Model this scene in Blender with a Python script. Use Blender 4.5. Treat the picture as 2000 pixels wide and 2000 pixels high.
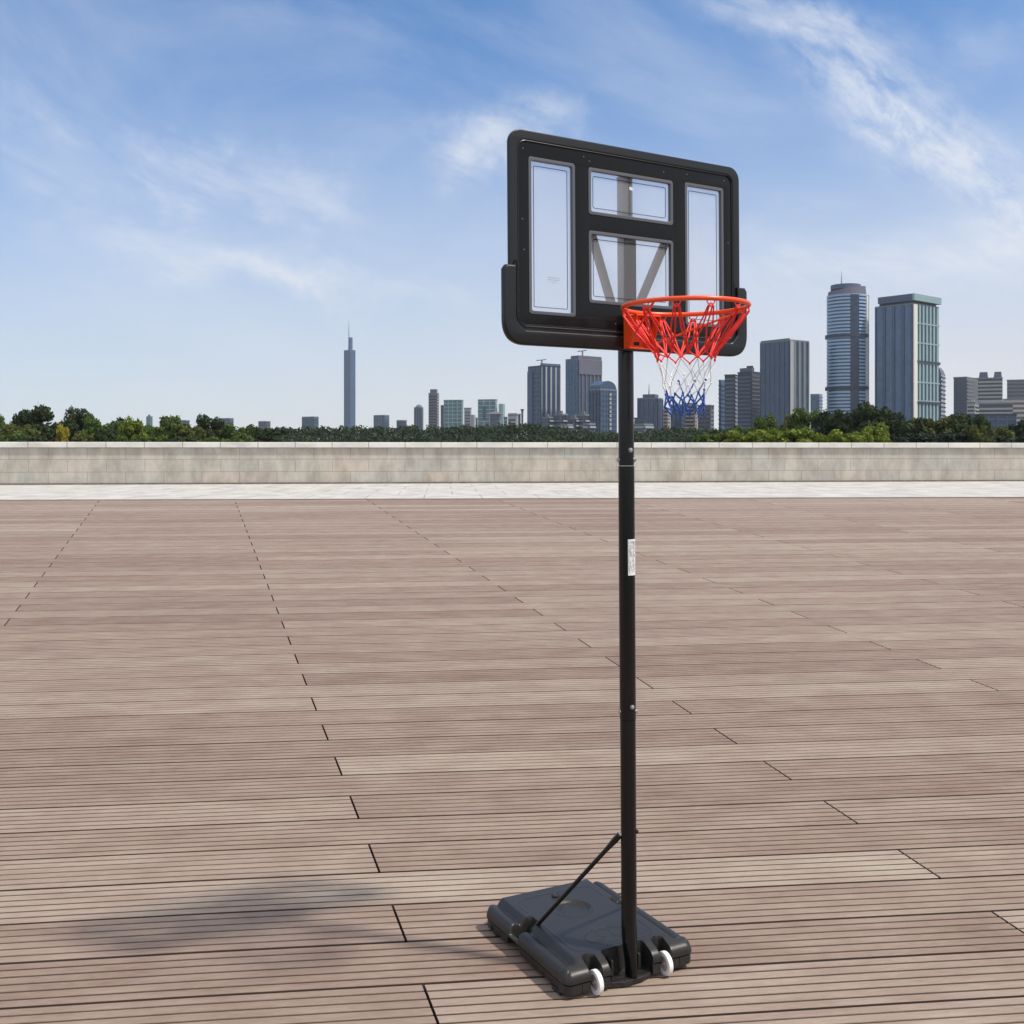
import bpy, bmesh, math, random
import numpy as np
from mathutils import Vector, Matrix, Euler

for o in list(bpy.data.objects): bpy.data.objects.remove(o)
SC = bpy.context.scene
COL = SC.collection
R = math.radians
random.seed(7)

# ------------------------------------------------------------------ camera
F_PX, EYE, HOR = 2088.3, 2.149, 880.0          # focal length and horizon in photograph pixels (2000 wide)
cam = bpy.data.objects.new('camera', bpy.data.cameras.new('camera'))
COL.objects.link(cam)
cam.location = (0, 0, EYE)
cam.rotation_euler = (R(90), 0, 0)
cam.data.sensor_width = 36
cam.data.lens = 36 * F_PX / 2000
cam.data.shift_y = -(1000 - HOR) / 2000
cam.data.clip_start = 0.05
cam.data.clip_end = 20000
SC.camera = cam
SC.render.resolution_x = SC.render.resolution_y = 1024

# ------------------------------------------------------------------ sky and sun
SUN_DIR = Vector((1.8, -0.70, 2.95)).normalized()      # towards the sun
SUN_EL = math.asin(SUN_DIR.z)
SUN_AZ = math.atan2(SUN_DIR.x, SUN_DIR.y)              # clockwise from +Y
W = bpy.data.worlds.new('World'); SC.world = W; W.use_nodes = True
nt = W.node_tree; N = nt.nodes; LK = nt.links
for n in list(N): N.remove(n)

def nd(tree, typ, **kw):
    n = tree.nodes.new(typ)
    for k, v in kw.items():
        if k.startswith('i_'):
            n.inputs[int(k[2:])].default_value = v
        else: setattr(n, k, v)
    return n
def mth(tree, op, a, b=None, c=None, clamp=False):
    n = tree.nodes.new('ShaderNodeMath'); n.operation = op; n.use_clamp = clamp
    for i, v in enumerate((a, b, c)):
        if v is None: continue
        if isinstance(v, (int, float)): n.inputs[i].default_value = v
        else: tree.links.new(v, n.inputs[i])
    return n.outputs[0]

out = nd(nt, 'ShaderNodeOutputWorld')
bg = nd(nt, 'ShaderNodeBackground')
sky = nd(nt, 'ShaderNodeTexSky', sky_type='NISHITA')
sky.sun_disc = False
sky.sun_elevation = SUN_EL
sky.sun_rotation = SUN_AZ
sky.altitude = 50; sky.air_density = 1.0; sky.dust_density = 0.6; sky.ozone_density = 2.6
tc = nd(nt, 'ShaderNodeTexCoord')
sx = nd(nt, 'ShaderNodeSeparateXYZ'); LK.new(tc.outputs['Generated'], sx.inputs[0])
AZ = mth(nt, 'ARCTAN2', sx.outputs[0], sx.outputs[1])
EL = mth(nt, 'ARCSINE', sx.outputs[2])
def warp_noise(scale, sxx, syy, ang, seed, detail=6, rough=0.6, dist=0.0):
    cmb = nd(nt, 'ShaderNodeCombineXYZ'); LK.new(AZ, cmb.inputs[0]); LK.new(EL, cmb.inputs[1]); cmb.inputs[2].default_value = seed
    mp = nd(nt, 'ShaderNodeMapping'); mp.vector_type = 'TEXTURE'
    mp.inputs['Rotation'].default_value = (0, 0, ang); mp.inputs['Scale'].default_value = (sxx, syy, 1)
    LK.new(cmb.outputs[0], mp.inputs[0])
    no = nd(nt, 'ShaderNodeTexNoise'); no.inputs['Scale'].default_value = scale
    no.inputs['Detail'].default_value = detail; no.inputs['Roughness'].default_value = rough; no.inputs['Distortion'].default_value = dist
    LK.new(mp.outputs[0], no.inputs['Vector'])
    return no.outputs['Fac']
def px_ang(x, y):
    X, Z = (x - 1000) / F_PX, (HOR - y) / F_PX
    return math.atan2(X, 1), math.asin(Z / math.sqrt(1 + X * X + Z * Z))
wob = warp_noise(9, 1, 1, 0, 3.3, 5, 0.6)
wob2 = warp_noise(9, 1, 1, 0, 8.1, 5, 0.6)
def streak(x0, y0, x1, y1, wpx, amt, wobble=0.12):
    # a soft band along a line of the sky dome, broken up by noise
    a0, e0 = px_ang(x0, y0); a1, e1 = px_ang(x1, y1)
    L = math.hypot(a1 - a0, e1 - e0); ca, sa = (a1 - a0) / L, (e1 - e0) / L
    A = mth(nt, 'ADD', AZ, mth(nt, 'MULTIPLY', mth(nt, 'SUBTRACT', wob, 0.5), wobble))
    E = mth(nt, 'ADD', EL, mth(nt, 'MULTIPLY', mth(nt, 'SUBTRACT', wob2, 0.5), wobble))
    da = mth(nt, 'SUBTRACT', A, (a0 + a1) / 2); de = mth(nt, 'SUBTRACT', E, (e0 + e1) / 2)
    u = mth(nt, 'DIVIDE', mth(nt, 'ADD', mth(nt, 'MULTIPLY', da, ca), mth(nt, 'MULTIPLY', de, sa)), L * 0.5)
    v = mth(nt, 'DIVIDE', mth(nt, 'SUBTRACT', mth(nt, 'MULTIPLY', de, ca), mth(nt, 'MULTIPLY', da, sa)), wpx / F_PX)
    r2 = mth(nt, 'ADD', mth(nt, 'POWER', mth(nt, 'ABSOLUTE', u), 4.0), mth(nt, 'MULTIPLY', v, v))
    return mth(nt, 'MULTIPLY', mth(nt, 'EXPONENT', mth(nt, 'MULTIPLY', r2, -1.0)), amt)
def ramp01(v, lo, hi):
    n = nd(nt, 'ShaderNodeMapRange'); n.interpolation_type = 'SMOOTHSTEP'
    LK.new(v, n.inputs[0]); n.inputs[1].default_value = lo; n.inputs[2].default_value = hi
    return n.outputs[0]
fib = warp_noise(16, 2.6, 0.8, R(-18), 1.0, 9, 0.66, 0.4)
fibr = warp_noise(34, 1.8, 0.8, R(-42), 5.0, 9, 0.66, 0.25)
veil = warp_noise(5, 2.2, 0.8, R(-15), 2.0, 8, 0.6, 0.5)
c_right = mth(nt, 'MULTIPLY', streak(1560, 60, 2120, 520, 62, 1.0, 0.05), ramp01(fibr, 0.30, 0.66))
s_a = streak(1380, -30, 1760, 110, 26, 0.55, 0.08)
s_b = streak(850, 350, 1110, 180, 50, 0.70, 0.16)
s_c = streak(180, 460, 700, 555, 34, 0.58, 0.12)
s_c2 = streak(520, 505, 920, 620, 34, 0.42, 0.14)
s_d = streak(300, 350, 700, 420, 60, 0.45, 0.2)
s_e = streak(1450, 530, 2150, 490, 48, 0.6, 0.08)
s_f = streak(-120, 130, 420, 420, 70, 0.30, 0.25)
s_g = streak(1700, 250, 2100, 60, 60, 0.22, 0.2)
s_h = streak(1000, 560, 1600, 430, 40, 0.22, 0.2)
allst = s_a
for s in (s_b, s_c, s_c2, s_d, s_e, s_f, s_g, s_h): allst = mth(nt, 'ADD', allst, s)
allst = mth(nt, 'MULTIPLY', allst, ramp01(fib, 0.28, 0.68))
vl = mth(nt, 'MULTIPLY', ramp01(veil, 0.42, 0.80), 0.34)
# thin white cloud added out of view, behind and overhead, to whiten the fill
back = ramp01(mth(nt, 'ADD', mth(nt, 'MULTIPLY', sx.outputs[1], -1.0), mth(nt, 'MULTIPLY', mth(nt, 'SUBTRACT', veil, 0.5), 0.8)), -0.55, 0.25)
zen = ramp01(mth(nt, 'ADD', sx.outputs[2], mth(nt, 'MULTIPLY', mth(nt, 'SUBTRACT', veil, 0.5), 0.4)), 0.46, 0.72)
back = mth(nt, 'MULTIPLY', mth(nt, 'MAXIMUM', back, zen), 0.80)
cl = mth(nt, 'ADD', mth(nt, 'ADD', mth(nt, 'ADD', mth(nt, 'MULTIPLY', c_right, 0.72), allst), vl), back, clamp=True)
low = nd(nt, 'ShaderNodeMapRange'); low.interpolation_type = 'SMOOTHSTEP'
LK.new(EL, low.inputs[0]); low.inputs[1].default_value = 0.44; low.inputs[2].default_value = -0.02
low.inputs[3].default_value = 0.0; low.inputs[4].default_value = 1.0
side = nd(nt, 'ShaderNodeMapRange'); LK.new(AZ, side.inputs[0]); side.inputs[1].default_value = -0.45; side.inputs[2].default_value = 0.35; side.inputs[3].default_value = 0.74; side.inputs[4].default_value = 0.97
lowf = mth(nt, 'MULTIPLY', mth(nt, 'POWER', low.outputs[0], 1.25), side.outputs[0])
mixh = nd(nt, 'ShaderNodeMix', data_type='RGBA'); LK.new(lowf, mixh.inputs[0]); 
hs = nd(nt, 'ShaderNodeMix', data_type='RGBA', blend_type='MULTIPLY'); hs.inputs[0].default_value = 1.0
LK.new(sky.outputs[0], hs.inputs[6]); hs.inputs[7].default_value = (0.58, 1.00, 1.34, 1)
LK.new(hs.outputs[2], mixh.inputs[6]); mixh.inputs[7].default_value = (7.15, 7.0, 7.2, 1)
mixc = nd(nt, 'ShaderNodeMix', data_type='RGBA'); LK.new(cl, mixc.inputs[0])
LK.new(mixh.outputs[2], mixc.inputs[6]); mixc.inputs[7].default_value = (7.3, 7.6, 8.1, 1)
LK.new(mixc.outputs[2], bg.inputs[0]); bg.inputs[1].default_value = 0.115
LK.new(bg.outputs[0], out.inputs[0])

sun = bpy.data.objects.new('sun', bpy.data.lights.new('sun', 'SUN'))
COL.objects.link(sun)
sun.data.energy = 3.9; sun.data.angle = R(3.4); sun.data.color = (1.0, 0.93, 0.83)
sun.rotation_euler = (-SUN_DIR).to_track_quat('-Z', 'Y').to_euler()

SC.view_settings.view_transform = 'Standard'
SC.view_settings.look = 'None'
SC.view_settings.exposure = 0.0
SC.view_settings.gamma = 1
SC.render.engine = 'CYCLES'
try:
    SC.cycles.volume_bounces = 0
    SC.cycles.transparent_max_bounces = 24
    SC.cycles.max_bounces = 6
except Exception: pass

# ------------------------------------------------------------------ helpers
def mat(name, color, rough=0.6, metal=0.0, var=0.0, vscale=5.0, bump=0.0, bscale=40.0, island=0.0, spec=0.5, vstretch=(1, 1, 1), color2=None, coat=0.0):
    m = bpy.data.materials.new(name); m.use_nodes = True
    t = m.node_tree; p = t.nodes['Principled BSDF']
    p.inputs['Roughness'].default_value = rough; p.inputs['Metallic'].default_value = metal
    p.inputs['Specular IOR Level'].default_value = spec
    if coat: p.inputs['Coat Weight'].default_value = coat; p.inputs['Coat Roughness'].default_value = 0.08
    p.inputs['Base Color'].default_value = (*color, 1)
    tcx = t.nodes.new('ShaderNodeTexCoord')
    mp = t.nodes.new('ShaderNodeMapping'); mp.inputs['Scale'].default_value = vstretch
    t.links.new(tcx.outputs['Object'], mp.inputs[0])
    fac = None
    if var or color2:
        no = t.nodes.new('ShaderNodeTexNoise'); no.inputs['Scale'].default_value = vscale; no.inputs['Detail'].default_value = 6
        t.links.new(mp.outputs[0], no.inputs['Vector'])
        fac = no.outputs['Fac']
    if island:
        g = t.nodes.new('ShaderNodeNewGeometry')
        r = mth(t, 'MULTIPLY', mth(t, 'SUBTRACT', g.outputs['Random Per Island'], 0.5), island)
        fac = mth(t, 'ADD', fac, r) if fac is not None else mth(t, 'ADD', r, 0.5)
    if fac is not None:
        cr = t.nodes.new('ShaderNodeMapRange'); t.links.new(fac, cr.inputs[0])
        cr.inputs[1].default_value = 0.25; cr.inputs[2].default_value = 0.75
        mx = t.nodes.new('ShaderNodeMix'); mx.data_type = 'RGBA'
        t.links.new(cr.outputs[0], mx.inputs[0])
        c2 = color2 or tuple(min(1, c * (1 + var)) for c in color)
        c1 = color if color2 else tuple(c * (1 - var) for c in color)
        mx.inputs[6].default_value = (*c1, 1); mx.inputs[7].default_value = (*c2, 1)
        t.links.new(mx.outputs[2], p.inputs['Base Color'])
    if bump:
        n2 = t.nodes.new('ShaderNodeTexNoise'); n2.inputs['Scale'].default_value = bscale; n2.inputs['Detail'].default_value = 5
        t.links.new(mp.outputs[0], n2.inputs['Vector'])
        b = t.nodes.new('ShaderNodeBump'); b.inputs['Strength'].default_value = bump; b.inputs['Distance'].default_value = 0.01
        t.links.new(n2.outputs['Fac'], b.inputs['Height']); t.links.new(b.outputs[0], p.inputs['Normal'])
    return m

class MB:
    def __init__(s): s.v = []; s.f = []
    def add(s, vs, fs):
        b = len(s.v); s.v += [tuple(v) for v in vs]; s.f += [tuple(i + b for i in f) for f in fs]; return s
    def box(s, x0, x1, y0, y1, z0, z1):
        return s.add([(x0,y0,z0),(x1,y0,z0),(x1,y1,z0),(x0,y1,z0),(x0,y0,z1),(x1,y0,z1),(x1,y1,z1),(x0,y1,z1)],
              [(0,3,2,1),(4,5,6,7),(0,1,5,4),(1,2,6,5),(2,3,7,6),(3,0,4,7)])
    def tube(s, pts, r, n=10, closed=False, cap=True):
        pts = [Vector(p) for p in pts]; k = len(pts)
        rs = r if isinstance(r, (list, tuple)) else [r] * k
        ref = None; rings = []
        for i, p in enumerate(pts):
            a = pts[i - 1] if (i > 0 or closed) else pts[i]
            b = pts[(i + 1) % k] if (i < k - 1 or closed) else pts[i]
            t = (b - a).normalized()
            if ref is None:
                ref = t.orthogonal().normalized()
            ref = (ref - t * ref.dot(t)).normalized()
            bi = t.cross(ref)
            rings.append([p + (ref * math.cos(2*math.pi*j/n) + bi * math.sin(2*math.pi*j/n)) * rs[i] for j in range(n)])
        vs = [v for g in rings for v in g]; fs = []
        for i in range(k if closed else k - 1):
            i2 = (i + 1) % k
            for j in range(n):
                j2 = (j + 1) % n
                fs.append((i*n+j, i*n+j2, i2*n+j2, i2*n+j))
        if cap and not closed:
            fs.append(tuple(range(n-1, -1, -1))); fs.append(tuple((k-1)*n + j for j in range(n)))
        return s.add(vs, fs)
    def prism(s, poly, z0, z1):
        n = len(poly)
        return s.add([(x, y, z0) for x, y in poly] + [(x, y, z1) for x, y in poly],
            [tuple(range(n-1, -1, -1)), tuple(range(n, 2*n))] + [(i, (i+1) % n, n + (i+1) % n, n + i) for i in range(n)])
    def build(s, name, m, parent=None, smooth=False, bevel=0.0):
        me = bpy.data.meshes.new(name); me.from_pydata(s.v, [], s.f)
        me.materials.append(m)
        return link(name, me, parent, smooth, bevel)

def link(name, me, parent=None, smooth=False, bevel=0.0):
    bm = bmesh.new(); bm.from_mesh(me)
    bmesh.ops.recalc_face_normals(bm, faces=bm.faces)
    if bevel:
        bmesh.ops.bevel(bm, geom=[e for e in bm.edges if e.is_manifold and e.calc_face_angle(0) > 0.5], offset=bevel, segments=2, profile=0.5, affect='EDGES')
    bm.to_mesh(me); bm.free()
    if smooth:
        me.polygons.foreach_set('use_smooth', [True] * len(me.polygons))
        try: me.set_sharp_from_angle(angle=R(38))
        except Exception: pass
    o = bpy.data.objects.new(name, me); COL.objects.link(o)
    if parent: o.parent = parent
    return o
def thing(name, label, cat, loc=(0, 0, 0), rz=0.0, group=None):
    o = bpy.data.objects.new(name, None); COL.objects.link(o)
    o.location = loc; o.rotation_euler = (0, 0, rz); o['label'] = label; o['category'] = cat
    if group: o['group'] = group
    return o
def tag(o, label=None, cat=None, group=None, kind=None):
    for k, v in (('label', label), ('category', cat), ('group', group), ('kind', kind)):
        if v: o[k] = v
    return o
def copies(o, parent, mats):
    for Mx in mats:
        c = o.copy(); COL.objects.link(c); c.parent = parent; c.location = Mx
def rrect(x0, x1, z0, z1, r, n=8):
    P = []
    for cx, cz, a in ((x1-r, z1-r, 0), (x0+r, z1-r, 90), (x0+r, z0+r, 180), (x1-r, z0+r, 270)):
        for i in range(n + 1):
            t = R(a + 90 * i / n); P.append((cx + r*math.cos(t), cz + r*math.sin(t)))
    return P
def round_poly(pts, rads, n=7):
    P = []; k = len(pts)
    for i in range(k):
        p = Vector(pts[i]); a = Vector(pts[i-1]); b = Vector(pts[(i+1) % k]); r = rads[i]
        if r <= 0: P.append(tuple(p)); continue
        da = (a - p).normalized(); db = (b - p).normalized()
        ang = da.angle(db); d = r / math.tan(ang / 2)
        s = p + da*d; e = p + db*d
        for j in range(n + 1):
            t = j / n; q = s*(1-t)**2 + p*2*t*(1-t) + e*t*t
            P.append((q.x, q.y))
    return P
def plate(name, loops, n0, n1, m, parent, bevel=0.0):
    # flat plate in the local (u, z) plane with holes, between forward offsets n0 < n1, edges rounded
    cu = bpy.data.curves.new(name, 'CURVE'); cu.dimensions = '2D'; cu.fill_mode = 'BOTH'
    for lp in loops:
        sp = cu.splines.new('POLY'); sp.points.add(len(lp) - 1)
        for i, (x, z) in enumerate(lp): sp.points[i].co = (x, z, 0, 1)
        sp.use_cyclic_u = True
    cu.extrude = (n1 - n0) / 2 - bevel; cu.bevel_depth = bevel; cu.offset = -bevel; cu.bevel_resolution = 3
    tmp = bpy.data.objects.new('tmp', cu); COL.objects.link(tmp)
    me = bpy.data.meshes.new_from_object(tmp.evaluated_get(bpy.context.evaluated_depsgraph_get()))
    bpy.data.objects.remove(tmp); bpy.data.curves.remove(cu)
    mid = (n0 + n1) / 2
    for v in me.vertices: v.co = Vector((v.co.x, -(mid + v.co.z), v.co.y))
    me.name = name; me.materials.clear(); me.materials.append(m)
    bm = bmesh.new(); bm.from_mesh(me); bmesh.ops.remove_doubles(bm, verts=bm.verts, dist=1e-5); bm.to_mesh(me); bm.free()
    return link(name, me, parent, smooth=True)

def gpt(x, y, z=0.0):          # point on the level z seen at a photograph position (used to survey the place)
    Y = F_PX * (EYE - z) / (y - HOR); return Vector(((x - 1000) / F_PX * Y, Y, z))
def xat(x, D): return (x - 1000) / F_PX * D
def zat(y, D): return EYE + (HOR - y) * D / F_PX

# ------------------------------------------------------------------ ground, deck, pavement, wall
M_ground = mat('rough_grass', (0.05, 0.075, 0.03), 0.95, var=0.4, vscale=0.05)
tag(MB().add([(-9000,-300,-0.30),(9000,-300,-0.30),(9000,15000,-0.30),(-9000,15000,-0.30)], [(0,1,2,3)]).build('ground', M_ground), kind='structure')

def deck_material():
    m = bpy.data.materials.new('deck_wood'); m.use_nodes = True; t = m.node_tree; p = t.nodes['Principled BSDF']
    g = t.nodes.new('ShaderNodeNewGeometry'); tcx = t.nodes.new('ShaderNodeTexCoord')
    def noise(scale, st, det=6, off=0):
        mp = t.nodes.new('ShaderNodeMapping'); mp.inputs['Scale'].default_value = st; mp.inputs['Location'].default_value = (off, off, 0)
        t.links.new(tcx.outputs['Object'], mp.inputs[0])
        no = t.nodes.new('ShaderNodeTexNoise'); no.inputs['Scale'].default_value = scale; no.inputs['Detail'].default_value = det; no.inputs['Roughness'].default_value = 0.6
        t.links.new(mp.outputs[0], no.inputs['Vector']); return no.outputs['Fac']
    cr = t.nodes.new('ShaderNodeValToRGB'); e = cr.color_ramp.elements
    e[0].position = 0.0; e[0].color = (0.185, 0.116, 0.089, 1)
    e[1].position = 1.0; e[1].color = (0.385, 0.322, 0.258, 1)
    x = cr.color_ramp.elements.new(0.5); x.color = (0.280, 0.208, 0.164, 1)
    rnd = g.outputs['Random Per Island']
    big = noise(0.22, (1, 1, 1), 3); streakn = noise(6, (0.25, 5, 1)); fine = noise(55, (0.25, 3, 1), 4, 3); blot = noise(2.2, (1, 1.6, 1), 7, 9)
    v = mth(t, 'ADD', mth(t, 'MULTIPLY', rnd, 0.42), mth(t, 'MULTIPLY', big, 0.55))
    v = mth(t, 'ADD', v, mth(t, 'MULTIPLY', mth(t, 'SUBTRACT', streakn, 0.5), 0.55))
    v = mth(t, 'ADD', v, mth(t, 'MULTIPLY', mth(t, 'SUBTRACT', fine, 0.5), 0.85))
    v = mth(t, 'ADD', v, mth(t, 'MULTIPLY', mth(t, 'SUBTRACT', blot, 0.5), 1.0), clamp=True)
    t.links.new(v, cr.inputs[0])
    # pale scuffs and the purple-brown dirt that lies in the milled grooves
    sep = t.nodes.new('ShaderNodeSeparateXYZ'); t.links.new(tcx.outputs['Object'], sep.inputs[0])
    dirt = t.nodes.new('ShaderNodeMapRange'); t.links.new(sep.outputs[2], dirt.inputs[0])
    dirt.inputs[1].default_value = -0.0008; dirt.inputs[2].default_value = -0.0035
    mx = t.nodes.new('ShaderNodeMix'); mx.data_type = 'RGBA'; t.links.new(dirt.outputs[0], mx.inputs[0])
    t.links.new(cr.outputs[0], mx.inputs[6]); mx.inputs[7].default_value = (0.080, 0.054, 0.048, 1)
    t.links.new(mx.outputs[2], p.inputs['Base Color'])
    p.inputs['Roughness'].default_value = 0.72; p.inputs['Specular IOR Level'].default_value = 0.3
    b = t.nodes.new('ShaderNodeBump'); b.inputs['Strength'].default_value = 0.35; b.inputs['Distance'].default_value = 0.004
    t.links.new(mth(t, 'ADD', fine, streakn), b.inputs['Height']); t.links.new(b.outputs[0], p.inputs['Normal'])
    return m
DECK_YAW = R(6.8)
def deck_edges():
    wd = lambda b: (0.541 + 0.0166 * b) ** 2
    E = [4.32]
    while E[-1] < 58:
        w = wd(E[-1]); w = wd(E[-1] + w / 2); E.append(E[-1] + w)
    Bk = [4.32]
    while Bk[-1] > -3.0:
        w = wd(Bk[-1]); w = wd(Bk[-1] - w / 2); Bk.append(Bk[-1] - w)
    off = len(Bk) - 1
    return Bk[::-1] + E[1:], off
def build_deck():
    edges, off = deck_edges(); V = []; Fc = []
    wave = lambda a, b: (0.011 * math.sin(a * 0.9 + b * 0.35) + 0.006 * math.sin(a * 2.3 - b * 0.8 + 1.0)) * min(1.6, max(0.35, b / 8))
    rng = random.Random(3); gap = 0.0098
    for i in range(len(edges) - 1):
        b0, b1 = edges[i], edges[i+1]; bm_ = (b0 + b1) / 2; par = (i - off) % 2
        a_of = lambda k, b: 0.814 + 2.39 * k + (-0.153 + 0.0690 * k) * b
        ks = [k for k in range(-13, 16) if (k + par) % 2 == 1]
        if not ks: continue
        w = b1 - b0; nr = 6
        g2 = gap * (0.62 + max(0, bm_) * 0.085) ; gw = 0.0076 * (0.66 + max(0, bm_) * 0.062); dp = 0.0050
        prof = []                                   # cross-section of a milled board
        prof.append((b0 + g2, -0.035)); prof.append((b0 + g2, -0.001)); prof.append((b0 + g2 + 0.0015, 0.0))
        for r_ in range(1, nr):
            c = b0 + w * r_ / nr
            prof += [(c - gw, 0.0), (c - gw * 0.8, -dp), (c + gw * 0.8, -dp), (c + gw, 0.0)]
        prof += [(b1 - g2 - 0.0015, 0.0), (b1 - g2, -0.001), (b1 - g2, -0.035)]
        n = len(prof)
        for j in range(len(ks) - 1):
            dz = rng.uniform(-0.0006, 0.0006)
            base = len(V); jg = 0.0062 * (0.8 + max(0, bm_) * 0.035)
            NS = 6
            for s_ in range(NS + 1):
                f_ = s_ / NS
                for (b, z) in prof:
                    a = (a_of(ks[j], b) + jg) * (1 - f_) + (a_of(ks[j+1], b) - jg) * f_
                    V.append((a, b + wave(a, b), z + dz))
            for s_ in range(NS):
                o1, o2 = base + s_ * n, base + (s_ + 1) * n
                for q in range(n - 1): Fc.append((o1 + q, o1 + q + 1, o2 + q + 1, o2 + q))
            Fc.append(tuple(base + q for q in range(n))); Fc.append(tuple(base + NS * n + q for q in range(n - 1, -1, -1)))
    me = bpy.data.meshes.new('wooden_deck'); me.from_pydata(V, [], Fc); me.materials.append(deck_material())
    o = link('wooden_deck', me); o.rotation_euler = (0, 0, DECK_YAW); tag(o, kind='structure')
    s = MB().box(-60, 60, -5, 60, -0.25, -0.04).build('deck_bed', mat('dark_joist_bed', (0.018, 0.014, 0.012), 0.95)); s.rotation_euler = (0, 0, DECK_YAW); tag(s, kind='structure')
build_deck()

def stone_material(name, base, bw, bh, var=0.5, tint=1.0, mortar=0.012, joint=0.35, st=(0.5, 1, 1.1)):
    # ashlar slabs with water stains and rosy and bluish tints from slab to slab
    m = bpy.data.materials.new(name); m.use_nodes = True; t = m.node_tree; p = t.nodes['Principled BSDF']
    tcx = t.nodes.new('ShaderNodeTexCoord'); sp = t.nodes.new('ShaderNodeSeparateXYZ'); t.links.new(tcx.outputs['Object'], sp.inputs[0])
    cb = t.nodes.new('ShaderNodeCombineXYZ'); t.links.new(sp.outputs[0], cb.inputs[0])
    t.links.new(sp.outputs[2 if bh else 1], cb.inputs[1])
    br = t.nodes.new('ShaderNodeTexBrick'); t.links.new(cb.outputs[0], br.inputs['Vector'])
    br.inputs['Scale'].default_value = 1; br.inputs['Brick Width'].default_value = bw; br.inputs['Row Height'].default_value = bh or 4.0
    br.inputs['Mortar Size'].default_value = mortar; br.inputs['Color1'].default_value = (0, 0, 0, 1); br.inputs['Color2'].default_value = (1, 1, 1, 1)
    br.inputs['Mortar'].default_value = (0.5, 0.5, 0.5, 1); br.inputs['Bias'].default_value = 0.0
    cr = t.nodes.new('ShaderNodeValToRGB'); e = cr.color_ramp.elements; bR, bG, bB = base
    e[0].position = 0; e[0].color = (bR*(1+0.04*tint), bG*(1-0.07*tint), bB*(1-0.14*tint), 1); e[1].position = 1; e[1].color = (bR*(1-0.07*tint), bG*(1-0.01*tint), bB*(1+0.05*tint), 1)
    x = cr.color_ramp.elements.new(0.5); x.color = (*base, 1)
    t.links.new(br.outputs['Color'], cr.inputs[0])
    mp = t.nodes.new('ShaderNodeMapping'); mp.inputs['Scale'].default_value = st; t.links.new(tcx.outputs['Object'], mp.inputs[0])
    n1 = t.nodes.new('ShaderNodeTexNoise'); n1.inputs['Scale'].default_value = 0.9; n1.inputs['Detail'].default_value = 8; n1.inputs['Roughness'].default_value = 0.65; t.links.new(mp.outputs[0], n1.inputs['Vector'])
    mr = t.nodes.new('ShaderNodeMapRange'); t.links.new(n1.outputs['Fac'], mr.inputs[0]); mr.inputs[1].default_value = 0.35; mr.inputs[2].default_value = 0.62; mr.inputs[3].default_value = 1 - var; mr.inputs[4].default_value = 1.12
    mul = t.nodes.new('ShaderNodeMix'); mul.data_type = 'RGBA'; mul.blend_type = 'MULTIPLY'; mul.inputs[0].default_value = 1
    t.links.new(cr.outputs[0], mul.inputs[6]); t.links.new(mr.outputs[0], mul.inputs[7])
    dk = t.nodes.new('ShaderNodeMix'); dk.data_type = 'RGBA'; t.links.new(mth(t, 'MULTIPLY', br.outputs['Fac'], joint), dk.inputs[0]); t.links.new(mul.outputs[2], dk.inputs[6]); dk.inputs[7].default_value = (0.22, 0.19, 0.17, 1)
    t.links.new(dk.outputs[2], p.inputs['Base Color']); p.inputs['Roughness'].default_value = 0.85
    return m
M_pave = stone_material('pavement_stone', (0.49, 0.465, 0.43), 2.6, 0, var=0.22, tint=0.12, mortar=0.03, joint=0.75, st=(0.9, 0.5, 1))
pl, pr = Vector((-23.0, 45.8, 0)), Vector((23.3, 48.8, 0))
pyaw = math.atan2(pr.y - pl.y, pr.x - pl.x)
pav = MB().box(-70, 70, 0, 24, 0.002, 0.04).build('pavement', M_pave, bevel=0.01)
pav.location = (0, 47.35, 0); pav.rotation_euler = (0, 0, pyaw); tag(pav, kind='structure')

wall = thing('stone_wall', 'long weathered stone parapet wall beyond the deck and pale pavement', 'wall', (0, 69.3, 0.04), R(7.0))
M_wall = stone_material('wall_stone', (0.475, 0.445, 0.39), 2.3, 0.78, var=0.26, tint=0.5, mortar=0.018, joint=0.7, st=(1.1, 1, 0.55))
M_cap = stone_material('coping_stone', (0.66, 0.645, 0.60), 2.3, 0, var=0.18, tint=0.1, mortar=0.03, joint=0.7)
MB().box(-75, 75, 0, 0.9, 0.0, 2.29).build('wall_face', M_wall, wall)
MB().box(-75, 75, -0.16, 1.06, 2.292, 2.64).build('coping', M_cap, wall, bevel=0.03)
MB().box(-75, 75, -0.12, -0.001, 0.0, 0.10).build('plinth', mat('plinth_stone', (0.16, 0.15, 0.14), 0.9, var=0.3), wall)
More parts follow.
